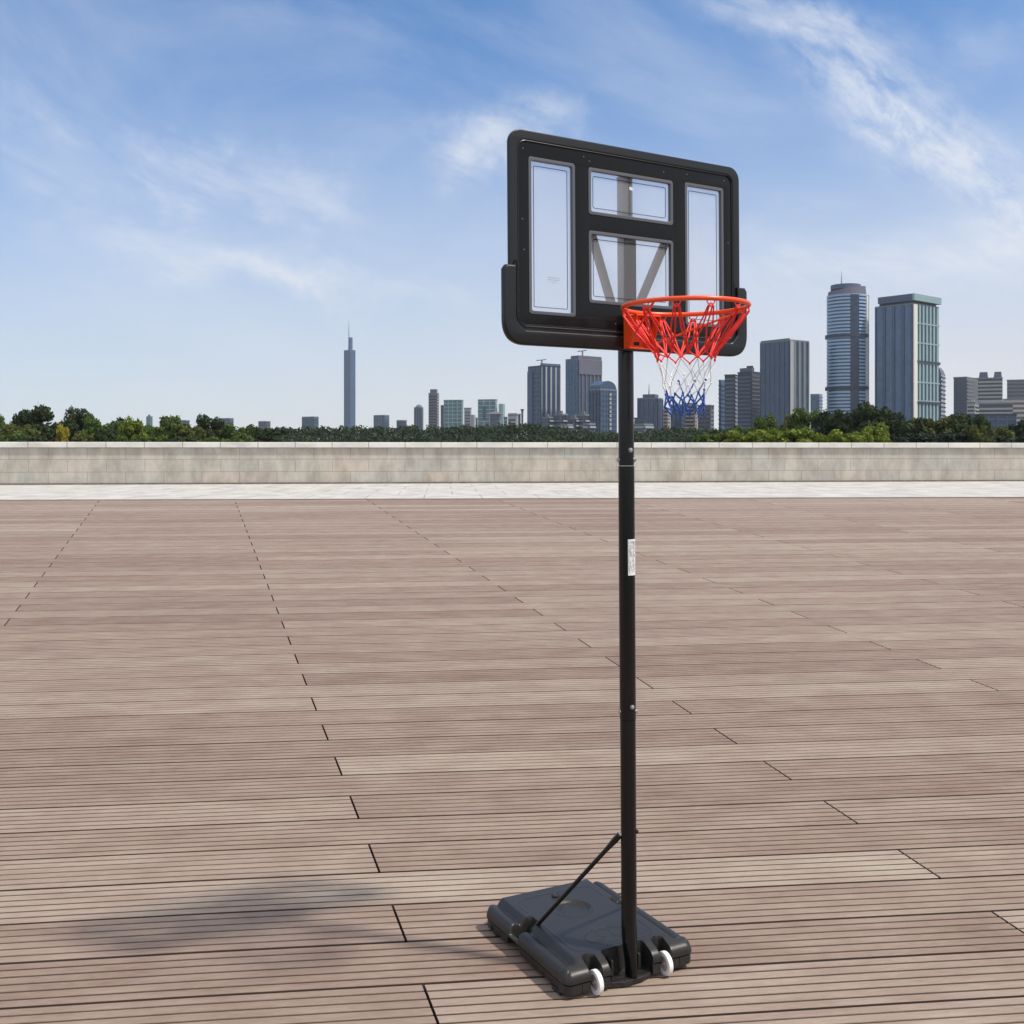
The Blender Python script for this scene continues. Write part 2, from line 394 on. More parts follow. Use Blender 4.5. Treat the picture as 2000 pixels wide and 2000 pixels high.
# ------------------------------------------------------------------ skyline
def glass(name, c, rough=0.18, var=0.25, vs=0.12):
    m = bpy.data.materials.new(name); m.use_nodes = True; t = m.node_tree; p = t.nodes['Principled BSDF']
    tcx = t.nodes.new('ShaderNodeTexCoord'); mp = t.nodes.new('ShaderNodeMapping'); t.links.new(tcx.outputs['Object'], mp.inputs[0])
    mp.inputs['Scale'].default_value = (1/4.0, 1/4.0, 1/4.2)
    sn = t.nodes.new('ShaderNodeVectorMath'); sn.operation = 'FLOOR'; t.links.new(mp.outputs[0], sn.inputs[0])
    wn = t.nodes.new('ShaderNodeTexWhiteNoise'); t.links.new(sn.outputs[0], wn.inputs['Vector'])      # each pane has its own tint (blinds, rooms behind)
    no = t.nodes.new('ShaderNodeTexNoise'); no.inputs['Scale'].default_value = 0.02; t.links.new(tcx.outputs['Object'], no.inputs['Vector'])
    v = mth(t, 'ADD', mth(t, 'MULTIPLY', wn.outputs['Value'], 0.5), mth(t, 'MULTIPLY', no.outputs['Fac'], 0.7))
    mx = t.nodes.new('ShaderNodeMix'); mx.data_type = 'RGBA'; t.links.new(v, mx.inputs[0])
    mx.inputs[6].default_value = (*[x*(1-var) for x in c], 1); mx.inputs[7].default_value = (*[x*(1+var) for x in c], 1)
    t.links.new(mx.outputs[2], p.inputs['Base Color']); p.inputs['Roughness'].default_value = rough; p.inputs['Specular IOR Level'].default_value = 0.55
    return m
G_navy = glass('navy_glass', (0.028, 0.060, 0.125))
G_blue = glass('blue_glass', (0.055, 0.120, 0.235))
G_teal = glass('teal_glass', (0.075, 0.150, 0.175))
G_grey = glass('grey_glass', (0.065, 0.095, 0.140))
G_dark = glass('dark_window_glass', (0.030, 0.036, 0.048))
F_plum = mat('plum_grey_cladding', (0.125, 0.120, 0.165), 0.7, var=0.15, vscale=0.05)
F_grey = mat('grey_cladding', (0.17, 0.185, 0.21), 0.6, var=0.12, vscale=0.05)
F_pale = mat('pale_cladding', (0.36, 0.37, 0.39), 0.6, var=0.1, vscale=0.05)
F_white = mat('white_panel', (0.72, 0.69, 0.64), 0.5, var=0.06, vscale=0.05)
F_aqua = mat('aqua_panel', (0.25, 0.36, 0.38), 0.45, var=0.08, vscale=0.05)
F_dark = mat('dark_cladding', (0.030, 0.040, 0.065), 0.6, var=0.2, vscale=0.05)
F_warm = mat('warm_render', (0.36, 0.29, 0.25), 0.8, var=0.15, vscale=0.05)
F_slate = mat('slate_blue_cladding', (0.075, 0.110, 0.175), 0.6, var=0.15, vscale=0.05)
F_steel = mat('mast_steel', (0.18, 0.19, 0.22), 0.5)

def footprint(D, L, M_, Rr, theta):
    # lengths of the two street fronts of a block whose near corner stands at distance D
    mx, my = xat(M_, D), D
    def solve(px, dx, dy):
        k = (px - 1000) / F_PX
        den = dx - k * dy
        return (k * my - mx) / den
    wl = solve(L, -math.cos(theta), math.sin(theta)) if L < M_ else 0
    wr = solve(Rr, math.sin(theta), math.cos(theta)) if Rr > M_ else 0
    return mx, my, max(wl, 1), max(wr, 1)
def tower(name, label, D, L, M_, Rr, ytop, th=50, base=None, left=None, right=None, group='buildings of the city skyline', depth=None, ybase=None):
    """left/right = (style, skin material, trim material, bay m, storey m)"""
    theta = R(th); mx, my, wl, wr = footprint(D, L, M_, Rr, theta)
    if depth: wr = depth if Rr <= M_ + 1 else wr
    H = zat(ytop, D)
    t = thing(name, label, 'building', (mx, my, -0.3), -theta, group)
    H += 0.3
    MB().box(-wl, 0, 0, wr, 0, H).build('facade', base, t)
    def dress(face, spec):
        if not spec: return
        style, skin, trim, bay, st = spec
        Wd = wl if face == 'l' else wr
        n = max(2, round(Wd / bay)); m_ = max(2, int(H / st))
        if style == 'windows':                      # each storey's ribbon of windows is a part of its own
            def strip():
                mb = MB()
                if face == 'l': mb.box(-Wd * 0.93, -Wd * 0.07, -0.12, -0.004, 0, st * 0.48)
                else: mb.box(0.004, 0.12, Wd * 0.07, Wd * 0.93, 0, st * 0.48)
                return mb.build('window_strip', trim, t)
            first = strip(); first.location = (0, 0, st * 0.3)
            copies(first, t, [(0, 0, st * (j + 0.3)) for j in range(1, min(m_, 48))])
            return
        # curtain wall: one relief of glass panes behind proud fins, mullions or floor bands
        fw = {'fins': 0.30, 'grid': 0.14, 'piers': 0.45}.get(style, 0) * Wd / n
        ac = [0.0]
        if fw:
            for i in range(n + 1):
                c = Wd * i / n; ac += [max(0.0, c - fw/2), min(Wd, c + fw/2)]
        ac += [Wd]; ac = sorted(set(round(x, 4) for x in ac))
        bh = {'grid': 0.20, 'floors': 0.30, 'bands': 0.5}.get(style, 0) * st
        zc = [0.0, H]
        if bh:
            for j in range(1, m_ + 1):
                if j * st < H - 0.1: zc += [j * st - bh, j * st]
        zc = sorted(set(round(x, 4) for x in zc))
        def lvl(i, j):
            am, zm = (ac[i] + ac[i+1]) / 2, (zc[j] + zc[j+1]) / 2
            if fw and abs(am * n / Wd - round(am * n / Wd)) * Wd / n < fw / 2 + 1e-3: return 2
            if bh and (zm % st) > st - bh - 1e-3 and zm < m_ * st: return 1 if fw else 2
            return 0
        dep = {0: 0.10, 1: 0.42, 2: 0.85 if style != 'grid' else 0.5}
        V, ix, Fq, mt = [], {}, [], []
        def vid(i, j, l):
            k = (i, j, l)
            if k not in ix:
                ix[k] = len(V); d = dep[l]
                V.append((-ac[i], -d, zc[j]) if face == 'l' else (d, ac[i], zc[j]))
            return ix[k]
        NA, NZ = len(ac) - 1, len(zc) - 1
        L_ = [[lvl(i, j) for j in range(NZ)] for i in range(NA)]
        for i in range(NA):
            for j in range(NZ):
                l = L_[i][j]; Fq.append((vid(i, j, l), vid(i+1, j, l), vid(i+1, j+1, l), vid(i, j+1, l))); mt.append(0 if l == 0 else 1)
                if i + 1 < NA and L_[i+1][j] != l: k = L_[i+1][j]; Fq.append((vid(i+1, j, l), vid(i+1, j+1, l), vid(i+1, j+1, k), vid(i+1, j, k))); mt.append(1)
                if j + 1 < NZ and L_[i][j+1] != l: k = L_[i][j+1]; Fq.append((vid(i, j+1, l), vid(i+1, j+1, l), vid(i+1, j+1, k), vid(i, j+1, k))); mt.append(1)
        me = bpy.data.meshes.new('curtain_wall'); me.from_pydata(V, [], Fq); me.materials.append(skin or trim); me.materials.append(trim)
        me.polygons.foreach_set('material_index', mt)
        link('curtain_wall', me, t)
    def skin_glass(spec): return spec[2]
    if left and left[0] == 'windows': dress('l', (left[0], None, left[2], left[3], left[4]))
    else: dress('l', left)
    if right and right[0] == 'windows': dress('r', (right[0], None, right[2], right[3], right[4]))
    else: dress('r', right)
    MB().box(-wl - 0.3, 0.3, -0.3, wr + 0.3, H + 0.002, H + 1.2).build('parapet', F_grey if base is not F_dark else F_dark, t)
    return t, wl, wr, H
def on_roof(t, name, x0, x1, y0, y1, z0, z1, m, bevel=0): return MB().box(x0, x1, y0, y1, z0, z1).build(name, m, t, bevel=bevel)
def mast(t, x, y, z0, z1, r=0.4):
    return MB().tube([(x, y, z0), (x, y, (z0+z1)/2), (x, y, z1)], [r, r*0.6, r*0.15], 6).build('mast', F_steel, t)
def crane(t, x, y, z, s):
    MB().box(x-0.5, x+0.5, y-0.5, y+0.5, z, z+s*0.7).build('crane_mast', F_steel, t)
    return MB().box(x-s*1.1, x+s*0.9, y-0.3, y+0.3, z+s*0.7+0.01, z+s*0.7+0.7).build('crane_jib', F_steel, t)

# far left, small and pale over the trees
t, wl, wr, H = tower('spired_tower', 'slim faint blue spired tower peeking over the left-hand trees', 2600, 134, 141, 145, 799, 40, F_slate, ('grid', G_grey, F_grey, 5, 6))
MB().tube([(-wl/2, wr/2, H), (-wl/2, wr/2, H + 5), (-wl/2, wr/2, H + 11)], [5, 3, 0.4], 8).build('spire', F_slate, t)
t, wl, wr, H = tower('office_block', 'tiny teal block rising over low trees left of the skyline', 2400, 286, 293, 298, 814, 40, G_teal, ('grid', G_teal, F_slate, 5, 6)); on_roof(t, 'plant_room', -wl*0.7, -wl*0.3, wr*0.2, wr*0.6, H+1.3, H+5, F_slate)
tower('office_block', 'tiny grey block beside the tiny teal one over the trees', 2400, 314, 320, 326, 816, 40, F_slate, ('grid', G_grey, F_slate, 5, 6))
t, wl, wr, H = tower('skyscraper', 'faint blue skyscraper with a needle mast, tallest over the left skyline', 2300, 672, 684, 694, 684, 45, F_slate, ('grid', G_blue, F_slate, 5, 5), ('grid', G_blue, F_slate, 5, 5))
on_roof(t, 'upper_shaft', -wl*0.25, -0.5, 1, wr*0.5, H+1.21, H + 28, G_blue)
mast(t, -wl*0.3, wr*0.1, H, H + 64, 1.6)

# teal and plum middle distance, between the left trees and the pair of slab towers
t, wl, wr, H = tower('domed_tower', 'small dark tower with rounded top, left end of the middle skyline', 1500, 809, 823, 826.5, 797, 20, G_grey, ('fins', G_grey, F_slate, 4, 4), ('floors', G_grey, F_slate, 4, 4))
MB().tube([(-wl/2, wr/2+1, H+1.2), (-wl/2, wr/2+1, H+3.4), (-wl/2, wr/2+1, H+5.0)], [wl*0.48, wl*0.36, wl*0.16], 14).build('dome', F_slate, t, smooth=True)
t, wl, wr, H = tower('crowned_tower', 'tall thin plum grey tower with a notched crown, tallest of the small group', 1500, 837, 853, 857, 769, 20, F_plum, ('windows', None, G_dark, 3.2, 4.0), ('bands', G_dark, F_warm, 4, 4))
on_roof(t, 'crown', -wl*0.85, -wl*0.10, 1, wr*0.8, H+1.21, H + 6.5, F_plum)
t, wl, wr, H = tower('glass_office', 'wide teal glass office cube with a dark side wing', 1400, 867, 902, 905, 782.5, 15, G_teal, ('grid', G_teal, F_aqua, 6, 5))
on_roof(t, 'side_wing', -wl-5.5, -wl-0.01, 3, wr+6, 0, H*0.92, G_navy)
t, wl, wr, H = tower('stepped_block', 'pale plum block stepping down right beside the wide teal office', 1450, 906.6, 919, 921, 798, 15, F_pale, ('windows', None, F_plum, 3.5, 4)); on_roof(t, 'lower_step', 0.31, 4.8, 1, 9, 0, H*0.86, F_pale)
tower('low_block', 'low pale blue block squeezed between stepped block and notched teal office', 1500, 926, 932, 933, 817, 15, F_slate, ('grid', G_grey, F_slate, 5, 4))
t, wl, wr, H = tower('notched_office', 'pale teal office block with a dark recessed panel near its top', 1350, 933.5, 968, 971.4, 781.5, 15, F_aqua, ('grid', G_teal, F_aqua, 7, 5))
on_roof(t, 'dark_panel', -wl*0.72, -wl*0.54, -0.8, -0.72, H*0.62, H*0.88, G_navy); on_roof(t, 'stair_wing', 3.4, 9.0, 2, 12, 0, H*0.93, F_aqua)
t, wl, wr, H = tower('pavilion', 'low dark pavilion with wide flared roof before the notched teal office', 1200, 957, 975, 978, 811, 15, F_grey, ('grid', G_grey, F_plum, 4, 4))
MB().add([(-wl-3, -3, H+1.3), (3.5, -3, H+1.3), (3.5, wr+3, H+1.3), (-wl-3, wr+3, H+1.3), (-wl*0.6, 1, H+4.5), (-wl*0.4, 1, H+4.5), (-wl*0.4, wr-1, H+4.5), (-wl*0.6, wr-1, H+4.5)],
         [(0,3,2,1),(4,5,6,7),(0,1,5,4),(1,2,6,5),(2,3,7,6),(3,0,4,7)]).build('flared_roof', F_plum, t)
t, wl, wr, H = tower('pale_villa', 'small cream building with curved roof over the dark treeline', 1250, 992, 1008, 1011, 812, 20, F_pale, ('windows', None, G_dark, 3, 4))
MB().tube([(-wl, wr/2, H+0.6), (0, wr/2, H+0.6)], wr/2, 12).build('curved_roof', F_slate, t)
tower('low_block', 'small pale block just left of the cream curved-roof building', 1260, 984, 990, 991, 816, 15, F_plum, ('windows', None, F_pale, 3, 4))
tower('small_tower', 'small blue block between curved-roof building and tiny chimney tower', 1260, 1012, 1016, 1017, 810, 15, F_slate, ('floors', G_blue, F_slate, 3, 4))
t, wl, wr, H = tower('chimney_tower', 'tiny dark narrow tower just left of the striped slab tower', 1250, 1018.2, 1020.5, 1022, 803, 25, F_dark); on_roof(t, 'cap', -wl-0.8, 0.8, -0.8, wr+0.8, H+1.21, H+2.4, F_dark)

# the pair of slab towers
t, wl, wr, H = tower('striped_slab_tower', 'left slab tower with bright vertical stripes on its right front', 980, 1032, 1056.7, 1094, 716, 52, F_dark, ('grid', G_navy, F_slate, 5, 4.2), ('fins', G_navy, F_pale, 5.6, 4.2))
on_roof(t, 'fin_screen', -1.0, 0.6, 0, wr, H+1.21, H+3.2, F_slate); crane(t, -3, wr*0.15, H+1.2, 7)
on_roof(t, 'lower_shoulder', -wl-0.7, -wl*0.62, -0.82, wr*0.5, 0, H-3.5, G_navy)
t, wl, wr, H = tower('plum_slab_tower', 'right slab tower with plum ribbed front and blue glass side', 950, 1105.4, 1129.2, 1174.3, 702, 52, F_plum, ('grid', G_blue, F_slate, 4, 4.2), ('fins', G_grey, F_plum, 4.4, 4.2))
on_roof(t, 'roof_screen', -wl*0.6, 0.5, 0, wr, H+1.21, H+3.6, F_plum); crane(t, -2, wr*0.25, H+3.6, 6)
MB().box(0.95, 1.2, 0, wr, H-13, H).build('top_panel', F_plum, t)
t, wl, wr, H = tower('arched_tower', 'dark blue tower with arched top before the plum slab tower', 850, 1152, 1172, 1204, 762, 50, G_navy, ('grid', G_navy, F_dark, 4, 4), ('grid', G_navy, F_slate, 4, 4))
a = MB(); pts = []
for i in range(13):
    q = math.pi * i / 12; pts.append((wr/2 - wr/2*math.cos(q), H + 1.22 + 6.5*math.sin(q)))
v = [(-wl, y, z) for y, z in pts] + [(0, y, z) for y, z in pts]; n_ = 13
a.add(v, [tuple(range(n_)), tuple(range(2*n_-1, n_-1, -1))] + [(i, i+1, n_+i+1, n_+i) for i in range(n_-1)] + [(n_-1, 0, n_, 2*n_-1)]); a.build('arched_top', G_navy, t)
for j in range(14): MB().box(0.9, 1.1, wr*0.52, wr*0.64, 3.4*j + 2, 3.4*j + 4.2).build('lift_window', F_pale, t)
# low blocks at the foot of the towers
lowl = [(1058, 1072, 1080, 817, F_slate, 'low slate podium at the foot of the striped slab tower'), (1082, 1098, 1108, 811, F_grey, 'low grey hall between the two slab towers'),
        (1110, 1124, 1132, 819, F_plum, 'low plum block at the foot of the plum slab tower'), (1128, 1142, 1150, 812, F_grey, 'low grey block with rooftop plant left of the arched tower')]
for L, M_, R_, y, m_, lb in lowl:
    t, wl, wr, H = tower('low_block', lb, 800, L, M_, R_, y, 40, m_, ('floors', G_grey, m_, 4, 3.6), ('floors', G_dark, F_pale, 4, 3.6)); on_roof(t, 'plant_room', -wl*0.6, -wl*0.2, 1, wr*0.5, H+1.21, H+3.4, F_grey)
for L, M_, R_, y, lb in ((1096, 1108, 1118, 832, 'lowest pale hall by the treetops left of the pole'), (1140, 1150, 1162, 830, 'lowest pale block before the arched tower'), (1235, 1258, 1275, 831, 'long low pale hall right of the pole')):
    tower('low_hall', lb, 640, L, M_, R_, y, 40, F_pale, ('floors', G_grey, F_pale, 4, 3.4), ('floors', G_grey, F_pale, 4, 3.4))

# behind the net
t, wl, wr, H = tower('antenna_block', 'blue grey block with stepped roof and antenna right of the pole', 1000, 1245, 1284, 1294, 779, 25, F_slate, ('piers', G_navy, F_slate, 5, 4), ('piers', G_navy, F_slate, 5, 4))
on_roof(t, 'roof_step', -wl*0.75, -wl*0.15, 1, wr*0.8, H+1.21, H+4.5, F_slate); mast(t, -wl*0.5, wr*0.3, H+4.5, H+15, 0.7)
tower('annex_block', 'low dark annex left of the block with the antenna', 940, 1239, 1256, 1262, 818, 25, F_dark, ('floors', G_navy, F_dark, 4, 4))
tower('cream_block', 'narrow cream block right beside the antenna block', 1080, 1294, 1304, 1309, 800, 25, F_warm, ('windows', None, G_dark, 3, 3.6), ('windows', None, G_dark, 3, 3.6))
tower('navy_block', 'dark navy block below the blue end of the net', 980, 1310, 1330, 1338, 792, 30, G_navy, ('grid', G_navy, F_dark, 4, 4), ('grid', G_navy, F_slate, 4, 4))
tower('banded_block', 'cream and brown banded block behind the right edge of the net', 1050, 1338, 1356, 1362, 789, 25, F_warm, ('bands', G_dark, F_warm, 4, 3.7), ('bands', G_dark, F_warm, 4, 3.7))
tower('plum_block', 'plum block with a sunlit warm right edge, right of the net', 1000, 1363, 1388, 1394.6, 793, 25, F_plum, ('windows', None, G_dark, 3.4, 3.8), ('windows', None, G_dark, 3.4, 3.8))

# right-hand group
tower('pale_slab', 'narrow pale blue slab at the left of the dark apartment towers', 1000, 1404, 1408, 1415.4, 744, 50, F_slate, ('floors', G_grey, F_slate, 4, 4), ('floors', G_blue, F_slate, 4, 4))
tower('dark_apartments', 'dark apartment tower, left one of the touching pair', 960, 1415.4, 1436, 1442, 733.5, 25, F_dark, ('windows', None, G_grey, 3.2, 3.6), ('floors', G_navy, F_slate, 4, 3.6))
t, wl, wr, H = tower('balcony_apartments', 'dark apartment tower with balcony rows and penthouse, right one of the touching pair', 930, 1441, 1468, 1488, 728, 45, F_dark, ('windows', None, F_slate, 3.6, 3.4), ('floors', G_dark, F_plum, 3.6, 3.4))
on_roof(t, 'penthouse', -wl*0.95, -1, 2, wr*0.35, H+1.21, H+4.6, F_slate); on_roof(t, 'lift_house', -wl*0.5, -wl*0.1, 3, wr*0.3, H+4.61, H+6.4, F_dark)
t, wl, wr, H = tower('blue_slab_tower', 'tall blue slab tower, flat dark left face and pale ribbed right face', 880, 1485, 1541.5, 1579.4, 665.5, 55, F_slate, ('grid', G_navy, G_navy, 5, 4.0), ('piers', G_grey, F_grey, 6.5, 4.0))
MB().box(0.91, 1.3, 0, 4.0, 0, H).build('corner_rib', F_pale, t)
on_roof(t, 'roof_rail', -wl*0.98, 0.2, 0.1, 0.5, H+1.21, H+2.2, F_slate)
t, wl, wr, H = tower('far_block', 'small pale blue block between the blue slab and the round tower', 1300, 1583, 1600, 1606, 771, 30, F_slate, ('floors', G_blue, F_slate, 4, 4), ('floors', G_blue, F_slate, 4, 4))

# round tower
D = 900; x0, x1 = xat(1614, D), xat(1694, D); Rd = (x1 - x0) / 2; cx = (x0 + x1) / 2
rt = thing('round_tower', 'tall round blue glass tower with pale balcony rings and slanted crown', 'building', (cx, D, -0.3), 0, 'buildings of the city skyline')
def ring(r0, z0, z1, a0=0, a1=360, r1=None, n=48, sy=1.0):
    r1 = r1 or 0
    P = []
    for i in range(n + 1):
        a = R(a0 + (a1 - a0) * i / n); P.append((r0*math.cos(a), r0*math.sin(a)*sy))
    if a1 - a0 >= 360: P = P[:-1]
    else: P += [((r1)*math.cos(R(a0 + (a1 - a0) * i / n)), (r1)*math.sin(R(a0 + (a1 - a0) * i / n))*sy) for i in range(n, -1, -1)]
    return P
Ht = zat(579, D) + 0.3
MB().prism(ring(Rd - 1.0, 0, 0), 0, Ht).build('glass_drum', glass('royal_glass', (0.035, 0.085, 0.19), 0.12), rt, smooth=True)
nst = 46; M_rg = mat('ring_cladding', (0.30, 0.42, 0.58), 0.30)
r0 = MB().prism(ring(Rd - 0.2, 0, 0, 180, 318, Rd - 1.2), -1.5, 0).build('balcony_ring', M_rg, rt); r0.location = (0, 0, Ht / nst)
copies(r0, rt, [(0, 0, Ht * j / nst) for j in range(2, nst + 1)])
MB().prism(ring(Rd - 0.08, 0, 0, 262, 287, Rd - 1.25), 0, Ht - 0.5).build('centre_glazing', glass('strip_glass', (0.012, 0.028, 0.065), 0.3, 0.6), rt)
MB().prism(ring(Rd + 0.1, 0, 0, 319, 352, Rd - 1.3), 0, Ht - 1).build('white_side', F_white, rt)
for yb in (657, 758):
    zb = zat(yb, D); MB().prism(ring(Rd + 0.4, 0, 0), zb - 1.6, zb + 1.2).build('dark_band', F_dark, rt)
MB().box(Rd - 0.2, Rd + 1.8, 1, 6, 0, Ht + 1).build('side_fin', F_dark, rt)
c = MB(); base_ = ring(Rd - 1.6, 0, 0, n=40); v = [(x, y, Ht + 0.01) for x, y in base_] + [(x*0.96, y*0.96, Ht + 3.6 + 2.2*(x/Rd + 1)) for x, y in base_]
n_ = len(base_); c.add(v, [tuple(range(n_-1, -1, -1)), tuple(range(n_, 2*n_))] + [(i, (i+1) % n_, n_+(i+1) % n_, n_+i) for i in range(n_)]); c.build('slanted_crown', F_plum, rt)
MB().prism([(x*0.78 - 1, y*0.78) for x, y in base_], Ht + 5.5, Ht + 9.3).build('crown_drum', F_slate, rt)
MB().prism([(x*0.985, y*0.985) for x, y in base_], Ht - 3.0, Ht).build('crown_base', F_plum, rt)
mast(rt, -Rd*0.33, -4, Ht + 9, Ht + 21, 0.5)

# capped tower
t, wl, wr, H = tower('capped_tower', 'square blue glass tower with overhanging flat cap and pale barred right face', 860, 1709.7, 1782.4, 1832.8, 594, 50, G_blue, ('fins', G_blue, G_navy, 7.5, 4.2), None)
MB().box(0.002, 0.3, 0, wr, 0, H).build('right_glazing', G_grey, t)
MB().box(0.32, 1.4, 0.0, wr*0.13, 0, H).build('white_corner', F_white, t)
for i in range(6): MB().box(0.32, 1.1, wr*(0.205 + i*0.137), wr*(0.255 + i*0.137) + 0.5, 0, H).build('pale_bar', F_aqua, t)
for y in (620, 660, 700.5, 740, 778):
    z = zat(y, 830); MB().box(1.12, 1.3, wr*0.13, wr, z - 0.7, z + 0.5).build('cross_bar', F_aqua, t)
for y in (698, 781): z = zat(y, 830); MB().box(1.42, 1.9, wr*0.12, wr*1.0, z - 0.9, z + 0.8).build('dark_bar', F_dark, t)
on_roof(t, 'cap_neck', -wl*0.92, -1.5, 1.5, wr - 1, H + 1.21, H + 3.0, F_dark)
on_roof(t, 'cap', -wl*0.90, 2.4, -1.6, wr + 0.6, H + 3.01, H + 8.4, F_aqua)
on_roof(t, 'cap_side', -wl*0.90, 0.5, -1.75, -1.61, H + 3.1, H + 8.3, G_navy)
t, wl, wr, H = tower('curved_slab', 'narrow plum blue slab with curved shoulder behind the capped tower', 1000, 1826, 1838, 1845.6, 731, 30, F_slate, ('floors', G_blue, F_slate, 4, 4), ('floors', G_blue, F_plum, 4, 4))
MB().add([(-wl, 0, H+1.21), (0, 0, H+1.21), (0, wr, H+1.21), (-wl, wr, H+1.21), (-wl, 0, H+8), (-wl*0.6, 0, H+7.4), (-wl*0.2, 0, H+4.4), (-wl, wr, H+8), (-wl*0.6, wr, H+7.4), (-wl*0.2, wr, H+4.4)],
         [(0,3,2,1), (0,1,6,5,4), (3,7,8,9,2), (4,5,8,7), (5,6,9,8), (6,1,2,9), (0,4,7,3)]).build('curved_shoulder', F_plum, t)
# apartments at the right edge
tower('plum_apartments', 'plum apartment block, left one by the right edge, flat roof', 1000, 1862.6, 1888, 1903.5, 738, 40, F_plum, ('windows', None, F_slate, 3.4, 3.4), ('floors', G_dark, F_plum, 3.4, 3.4))
t, wl, wr, H = tower('twin_turret_apartments', 'banded apartment block with two square rooftop turrets by the right edge', 980, 1902, 1958, 1968, 739.5, 22, F_plum, ('bands', G_dark, F_pale, 3.4, 3.5), ('windows', None, G_dark, 3.4, 3.4))
for a_, b_ in ((-wl*0.82, -wl*0.50), (-wl*0.30, -wl*0.02)):
    MB().add([(a_, 1, H+1.21), (b_, 1, H+1.21), (b_, 9, H+1.21), (a_, 9, H+1.21), (a_+0.8, 1.5, H+6.5), (b_-0.5, 1.5, H+6.5), (b_-0.5, 8.5, H+6.5), (a_+0.8, 8.5, H+6.5)],
             [(0,3,2,1),(4,5,6,7),(0,1,5,4),(1,2,6,5),(2,3,7,6),(3,0,4,7)]).build('turret', F_slate, t)
MB().box(-wl, -wl*0.86, -1.4, -0.75, 0, H).build('pale_pier', F_pale, t)
tower('grey_apartments', 'wide grey banded apartment block cut by the right edge', 1020, 1967, 2020, 2035, 743, 20, F_grey, ('bands', G_grey, F_grey, 4, 3.6), ('windows', None, G_dark, 3.4, 3.6))
t, wl, wr, H = tower('terraced_building', 'low white terraced building with balcony rows before the turret block', 760, 1898, 1978, 1994, 789, 22, F_grey, ('bands', G_dark, F_pale, 4, 3.0), ('bands', G_dark, F_pale, 4, 3.0))
on_roof(t, 'roof_terrace', -wl*0.8, -wl*0.2, 1, 8, H+1.21, H+2.6, F_pale)
t, wl, wr, H = tower('white_building', 'small white building with dark openings left of the terraced one', 740, 1889, 1904, 1912, 788, 30, F_pale, ('windows', None, G_dark, 2.6, 2.6), ('windows', None, G_dark, 2.6, 2.6))
on_roof(t, 'stair_head', -wl*0.5, -wl*0.1, 1, 4, H+1.21, H+2.6, F_pale)
tower('long_dark_hall', 'long low dark hall just above the right-hand trees', 600, 1858, 1985, 2010, 812, 15, F_dark, ('grid', G_navy, F_slate, 5, 3.4))
tower('peach_block', 'low peach block at the right edge behind the terraced building', 900, 1960, 2012, 2020, 781, 18, mat('peach_render', (0.60, 0.47, 0.40), 0.8), ('windows', None, G_grey, 4, 4))
# a strip of low town beyond the middle trees (mostly behind leaves)
for i, (L, M_, R_, y, m_, lb) in enumerate(((348, 362, 370, 822, F_slate, 'low slate block over the left trees, farthest left of the low town'), (430, 448, 456, 818, F_plum, 'low plum block over the left part of the tree belt'),
        (505, 520, 528, 824, F_grey, 'low grey block in the gap of the left tree belt'), (590, 612, 622, 815, F_slate, 'wide slate block left of the needle skyscraper'), (730, 750, 760, 812, G_teal, 'low teal block right of the needle skyscraper'),
        (775, 788, 794, 822, F_plum, 'lowest plum block left of the round-topped dark tower'))):
    tower('low_block', lb, 1500, L, M_, R_, y, 35, m_, ('grid', G_grey, m_, 5, 4), ('floors', G_grey, m_, 5, 4))

# ------------------------------------------------------------------ trees
def leaf_mat(name, c, var=0.45, tr=0.3):
    m = bpy.data.materials.new(name); m.use_nodes = True; t = m.node_tree; p = t.nodes['Principled BSDF']
    g = t.nodes.new('ShaderNodeNewGeometry'); tcx = t.nodes.new('ShaderNodeTexCoord')
    no = t.nodes.new('ShaderNodeTexNoise'); no.inputs['Scale'].default_value = 0.55; no.inputs['Detail'].default_value = 3; t.links.new(tcx.outputs['Object'], no.inputs['Vector'])
    v = mth(t, 'ADD', mth(t, 'MULTIPLY', g.outputs['Random Per Island'], 0.55), mth(t, 'MULTIPLY', no.outputs['Fac'], 0.6), clamp=True)
    mx = t.nodes.new('ShaderNodeMix'); mx.data_type = 'RGBA'; t.links.new(v, mx.inputs[0])
    mx.inputs[6].default_value = (*[x*(1-var) for x in c], 1); mx.inputs[7].default_value = (c[0]*(1+var*1.3), c[1]*(1+var), c[2]*(1+var*0.3), 1)
    t.links.new(mx.outputs[2], p.inputs['Base Color']); p.inputs['Roughness'].default_value = 0.7; p.inputs['Specular IOR Level'].default_value = 0.25
    tl = t.nodes.new('ShaderNodeBsdfTranslucent'); t.links.new(mx.outputs[2], tl.inputs[0])
    ms = t.nodes.new('ShaderNodeMixShader'); ms.inputs[0].default_value = tr
    t.links.new(p.outputs[0], ms.inputs[1]); t.links.new(tl.outputs[0], ms.inputs[2]); t.links.new(ms.outputs[0], t.nodes['Material Output'].inputs[0])
    return m
LV = {'dark': leaf_mat('dark_leaves', (0.035, 0.055, 0.022)), 'mid': leaf_mat('mid_green_leaves', (0.070, 0.115, 0.025)),
      'olive': leaf_mat('olive_leaves', (0.085, 0.105, 0.028)), 'bright': leaf_mat('bright_leaves', (0.135, 0.185, 0.025)), 'yellow': leaf_mat('yellow_leaves', (0.26, 0.24, 0.03)),
      'deep': leaf_mat('deep_green_leaves', (0.020, 0.036, 0.026))}
M_bark = mat('bark', (0.09, 0.07, 0.05), 0.9, var=0.3, vscale=2)
